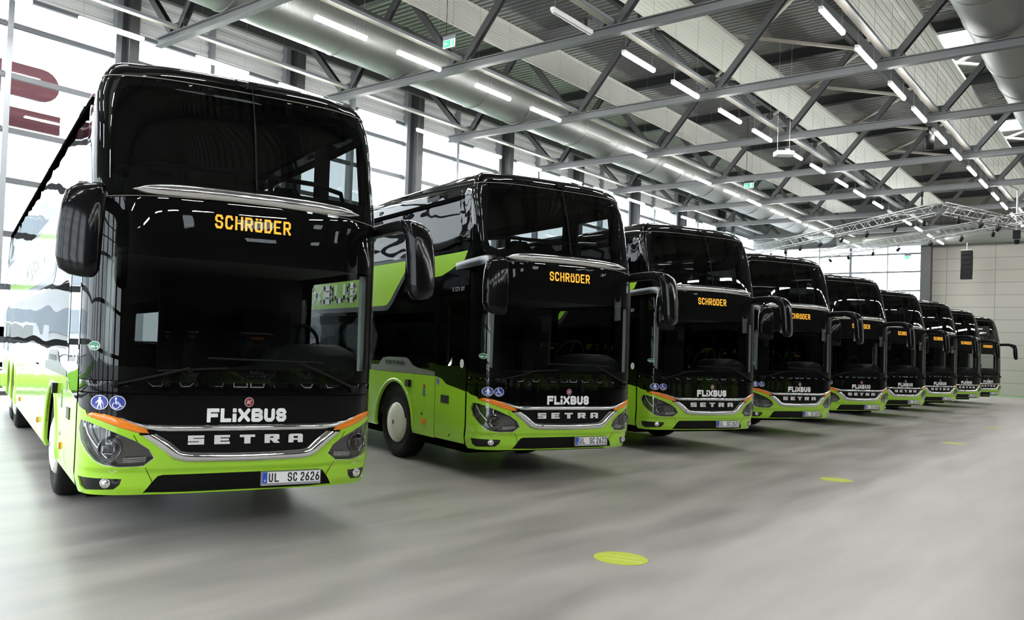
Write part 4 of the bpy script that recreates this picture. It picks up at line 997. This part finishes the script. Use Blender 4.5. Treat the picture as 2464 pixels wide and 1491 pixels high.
def rig():
    def box_truss(a, b, label):
        a, b = Vector(a), Vector(b); d = b - a; L = d.length; ang = math.atan2(d.y, d.x); r = empty('stage_truss', a, ang); c = .2
        for (y, z) in ((-c, -c), (c, -c), (-c, c), (c, c)):
            mb = MB(); mb.tube([(0, y, z), (L, y, z)], .028, 8); mb.build('chord_tube', 'aluminium', r)
        mb = MB(); n = int(L / .5)
        for k in range(n):
            x0, x1 = L * k / n, L * (k + 1) / n; s = 1 if k % 2 else -1
            mb.tube([(x0, -c, -c * s), (x1, -c, c * s)], .013, 5); mb.tube([(x0, c, -c * s), (x1, c, c * s)], .013, 5); mb.tube([(x0, -c * s, c), (x1, c * s, c)], .013, 5); mb.tube([(x0, -c * s, -c), (x1, c * s, -c)], .013, 5)
        mb.build('lattice', 'aluminium', r); tag(r, label, 'stage truss', 'aluminium stage trusses'); return r
    A = (38.8, 6.8, 8.0)
    box_truss(A, (49.4, 18.1, 8.0), 'silver lattice lighting truss running left from its high corner')
    box_truss(A, (46.6, 4.2, 8.0), 'silver lattice lighting truss running right from its high corner')
    box_truss((42.6, 4.1, 8.0), (52.9, 15.7, 8.0), 'lower silver lattice lighting truss in front of the far window')
    def spot(loc, rz, label, proto=[None]):
        if proto[0] is None:
            r = empty('spotlight'); mb = MB(); mb.lathe([(.0, -.18), (.09, -.17), (.11, -.05), (.12, .16), (.1, .17), (.09, .1), (0, .08)], (0, 0, -.22), (.5, .2, -.6), 16); mb.build('lamp_body', 'cable', r)
            mb = MB(); mb.box(-.15, -.13, -.02, .02, -.3, 0); mb.box(.13, .15, -.02, .02, -.3, 0); mb.box(-.15, .15, -.02, .02, -.02, .0); mb.box(-.03, .03, -.03, .03, 0, .1); mb.build('yoke', 'cable', r); proto[0] = r
        else: r = copy_tree(proto[0])
        r.location = loc; r.rotation_euler = (0, 0, rz); r.scale = (.62, .62, .62); tag(r, label, 'spotlight', 'black spotlights under the trusses')
    i = 0
    for t in (.08, .2, .33, .46, .58, .7, .8, .9):
        spot((38.8 + 10.6 * t + .146, 6.8 + 11.3 * t - .137, 7.71), .5 * i, 'black spotlight under the left-running truss, %s from its corner' % ORD[i]); i += 1
    for j, t in enumerate((.12, .33, .5)): spot((38.8 + 7.8 * t - .063, 6.8 - 2.6 * t - .19, 7.71), j, 'black spotlight under the right-running truss, %s from its corner' % ORD[j])
    for j, t in enumerate((.15, .27, .4, .55, .68, .82, .93)): spot((42.6 + 10.3 * t + .15, 4.1 + 11.6 * t - .133, 7.71), j * .7, 'black spotlight under the lower truss, %s from its right end' % ORD[j])
    r = empty('chain_hoist', (39.5, 7.6, 8.235)); mb = MB(); mb.tube([(0, 0, .3), (0, 0, 3.8)], .006, 6); mb.bar((0, 0, .45), (-.15, 0, .02), .03); mb.bar((0, 0, .45), (.15, 0, .02), .03); mb.box(-.04, .04, -.04, .04, .4, .62); mb.build('hoist_chain', 'cable', r)
    tag(r, 'black chain hoist holding the high corner of the truss', 'chain hoist')
    r = empty('drop_pole', (43.66, 4.77, 7.3)); mb = MB(); mb.tube([(0, 0, .3), (0, 0, 2.1)], .035, 8); mb.tube([(0, 0, 2.08), (-1.84, .3, 2.08)], .03, 8); mb.build('pole', 'rail_grey', r); mb = MB(); mb.box(-.13, .13, -.13, .13, -.05, .3); mb.lathe([(0, 0), (.1, .02), (.12, .2)], (0, 0, -.3), (0, 0, 1), 12); mb.build('lamp_head', 'cable', r)
    tag(r, 'pale vertical pole with a black lamp head at the right edge', 'lamp pole')
    # projector box and hanging camera
    mb = MB(); mb.loft([[Vector((x, y, z)) for x, y in ((-.3, -.2), (.22, -.2), (.3, -.1), (.3, .2), (-.3, .2))] for z in (0, .14)], smooth=False); mb.tube([(-.2, .1, .14), (-.2, .1, 3.93)], .005, 5); mb.tube([(.2, .1, .14), (.2, .1, 3.93)], .005, 5)
    r = mb.build('projector', 'tube_body'); r.location = (28.5, 9.55, 8.42); r.rotation_euler = (0, 0, math.radians(-50)); tag(r, 'white projector hanging below the middle light row', 'projector')
    r = empty('stage_lamp', (30.8, 5.75, 8.9)); mb = MB(); mb.lathe([(.0, -.3), (.13, -.3), (.13, .18), (.0, .2)], (0, 0, 0), (0, 0, 1), 16); mb.box(-.3, .3, -.04, .04, .2, .3); mb.box(-.04, .04, -.04, .04, .3, .45); mb.build('lamp_body', 'cable', r)
    tag(r, 'black cylindrical lamp hanging beside the right light row', 'stage lamp')
    # loudspeaker column at the end wall
    r = empty('line_array_speaker', (59.3, 8.95, 7.1))
    for k in range(6):
        mb = MB(); a = .03 * k; z = 1.55 - .29 * (k + 1); o_ = -.012 * (k - 2) ** 2
        mb.loft([[Vector((x + o_, y, zz)) for x, y in ((-.3, -.27), (.2, -.29), (.2, .29), (-.3, .27))] for zz in (z + .01, z + .14, z + .28)], smooth=False)
        mb.build('speaker_cabinet', 'cable', r)
    mb = MB(); mb.box(-.25, .25, -.27, .27, 1.55, 1.6); mb.tube([(0, 0, 1.6), (0, 0, 2.05)], .03, 8); mb.build('flying_frame', 'rail_grey', r)
    tag(r, 'black loudspeaker column hanging before the concrete wall', 'loudspeaker')
rig()

def floor_discs():
    locs = [(6.22, 3.29), (12.72, 3.43), (21.09, 3.37), (27.98, 3.48)]
    labs = ['green floor disc nearest the camera, in the bottom foreground', 'second green floor disc, right of the third coach', 'third green floor disc, a thin sliver far back', 'farthest green floor disc at the right edge']
    mb = MB(); r = .215; mb.lathe([(r, 0), (r, .002)], (0, 0, 0), (0, 0, 1), 48); mb.quad([(r * math.cos(k * PI / 24), r * math.sin(k * PI / 24), .002) for k in range(48)]); d = mb.build('floor_disc', 'disc_green')
    mb = MB()
    for s in (1, -1):
        m2 = lambda u, v, s=s: (s * v * .9, s * -u, .003)
        for k in range(11): 
            u = -.12 + k * .024; seg_poly(mb, (u, .045), (u + .005, .075), .008, m2, 0, False); seg_poly(mb, (u, .075), (u + .012, .07), .006, m2, 0, False)
        for k in range(16): seg_poly(mb, (-.155 + .02 * math.cos(k * PI / 8), .06 + .02 * math.sin(k * PI / 8)), (-.155 + .02 * math.cos((k + 1) * PI / 8), .06 + .02 * math.sin((k + 1) * PI / 8)), .006, m2, 0, False)
    mb.build('disc_print', 'disc_print', d)
    for k, (x, y) in enumerate(locs):
        o = d if k == 0 else copy_tree(d); o.location = (x, y, .001); o.rotation_euler = (0, 0, .3); tag(o, labs[k], 'floor sticker', 'green discs stuck on the floor')
floor_discs()

# ------------------------------------------------------------------ outside the glazing
def outside():
    mb = MB(); mb.quad([(-60, YW + .1, -.06), (120, YW + .1, -.06), (120, 140, -.06), (-60, 140, -.06)]); mb.quad([(-90, -80, -.06), (X0 - .3, -80, -.06), (X0 - .3, YW + .1, -.06), (-90, YW + .1, -.06)]); mb.quad([(X1 + .3, -60, -.06), (200, -60, -.06), (200, YW + .1, -.06), (X1 + .3, YW + .1, -.06)]); tag(mb.build('pavement', 'asphalt'), kind='structure')
    mb = MB(); mb.box(-50, 60, 26, 33, -.05, 0.02); tag(mb.build('lawn', 'lawn'), 'strip of lawn outside the glazed wall', 'grass', kind='stuff')
    r = empty('office_building', (2, 62, 0)); mb = MB(); mb.box(-30, 34, 0, 14, 0, 11); mb.build('facade_wall', 'facade', r)
    for k in range(3):
        mb = MB(); mb.box(-29, 33, -.1, 0, 1.6 + 3.4 * k, 3.2 + 3.4 * k); mb.build('window_band', 'facade_glass', r)
    tag(r, 'pale office building outside the glazed wall', 'building')
    def car(x, y, rz, mat, label, van=False):
        r = empty('parked_car', (x, y, 0), rz); mb = MB()
        if van: pf = [(-2.4, .3), (-2.4, 1.0), (-2.2, 1.9), (-1.6, 2.0), (2.3, 2.0), (2.5, 1.7), (2.5, .3)]
        else: pf = [(-2.2, .3), (-2.25, .7), (-1.3, .9), (-.6, 1.4), (.9, 1.42), (1.7, 1.0), (2.2, .9), (2.25, .3)]
        mb.loft([[Vector((px * k2, yy, .3 + (pz - .3) * k2)) for px, pz in pf] for yy, k2 in ((-.88, .96), (-.7, 1), (.7, 1), (.88, .96))], smooth=False); mb.build('car_body', mat, r)
        mb = MB()
        for s in (-1, 1):
            z0, z1 = (1.15, 1.8) if van else (.92, 1.33)
            mb.quad([(p, s * .88, q) for p, q in ((-1.0, z0), (1.3, z0), (.85, z1), (-.5, z1))])
        mb.build('car_window', 'car_glass', r)
        for px in (-1.4, 1.4):
            for s in (-1, 1):
                mb = MB(); mb.lathe([(0, -.02), (.32, -.02), (.32, .2), (0, .2)], (px, s * .9, .32), (0, -s, 0), 20); mb.build('wheel', 'rubber', r)
        tag(r, label, 'car')
    car(7.5, 37, 0, 'car_white', 'white parked car outside the glazed wall'); car(1.5, 37, 0, 'car_silver', 'silver parked car outside the glazed wall'); car(14.5, 38, 0, 'car_white', 'white parked van outside the glazed wall', True)
    # red sign letters on stand-offs outside the panes
    r = empty('facade_sign', (10.2, 24.4, 7.3)); mb = MB()
    P = [(-2.5, .95), (-.1, .95)] + [(.45 + .5 * math.cos(a), 1.4 + .46 * math.sin(a)) for a in [-PI / 2 + k * PI / 10 for k in range(11)]] + [(-.1, 1.86), (-2.5, 1.86)]
    mb.loft([[Vector((x, y, z)) for x, z in P] for y in (0, .12)], smooth=False); mb.build('sign_stroke', 'red_sign', r)
    mb = MB(); mb.box(-2.5, 1.02, 0, .12, .07, .6); mb.build('sign_stroke', 'red_sign', r)
    tag(r, 'dark red sign with rounded end outside the glazing, upper left', 'sign')
outside()
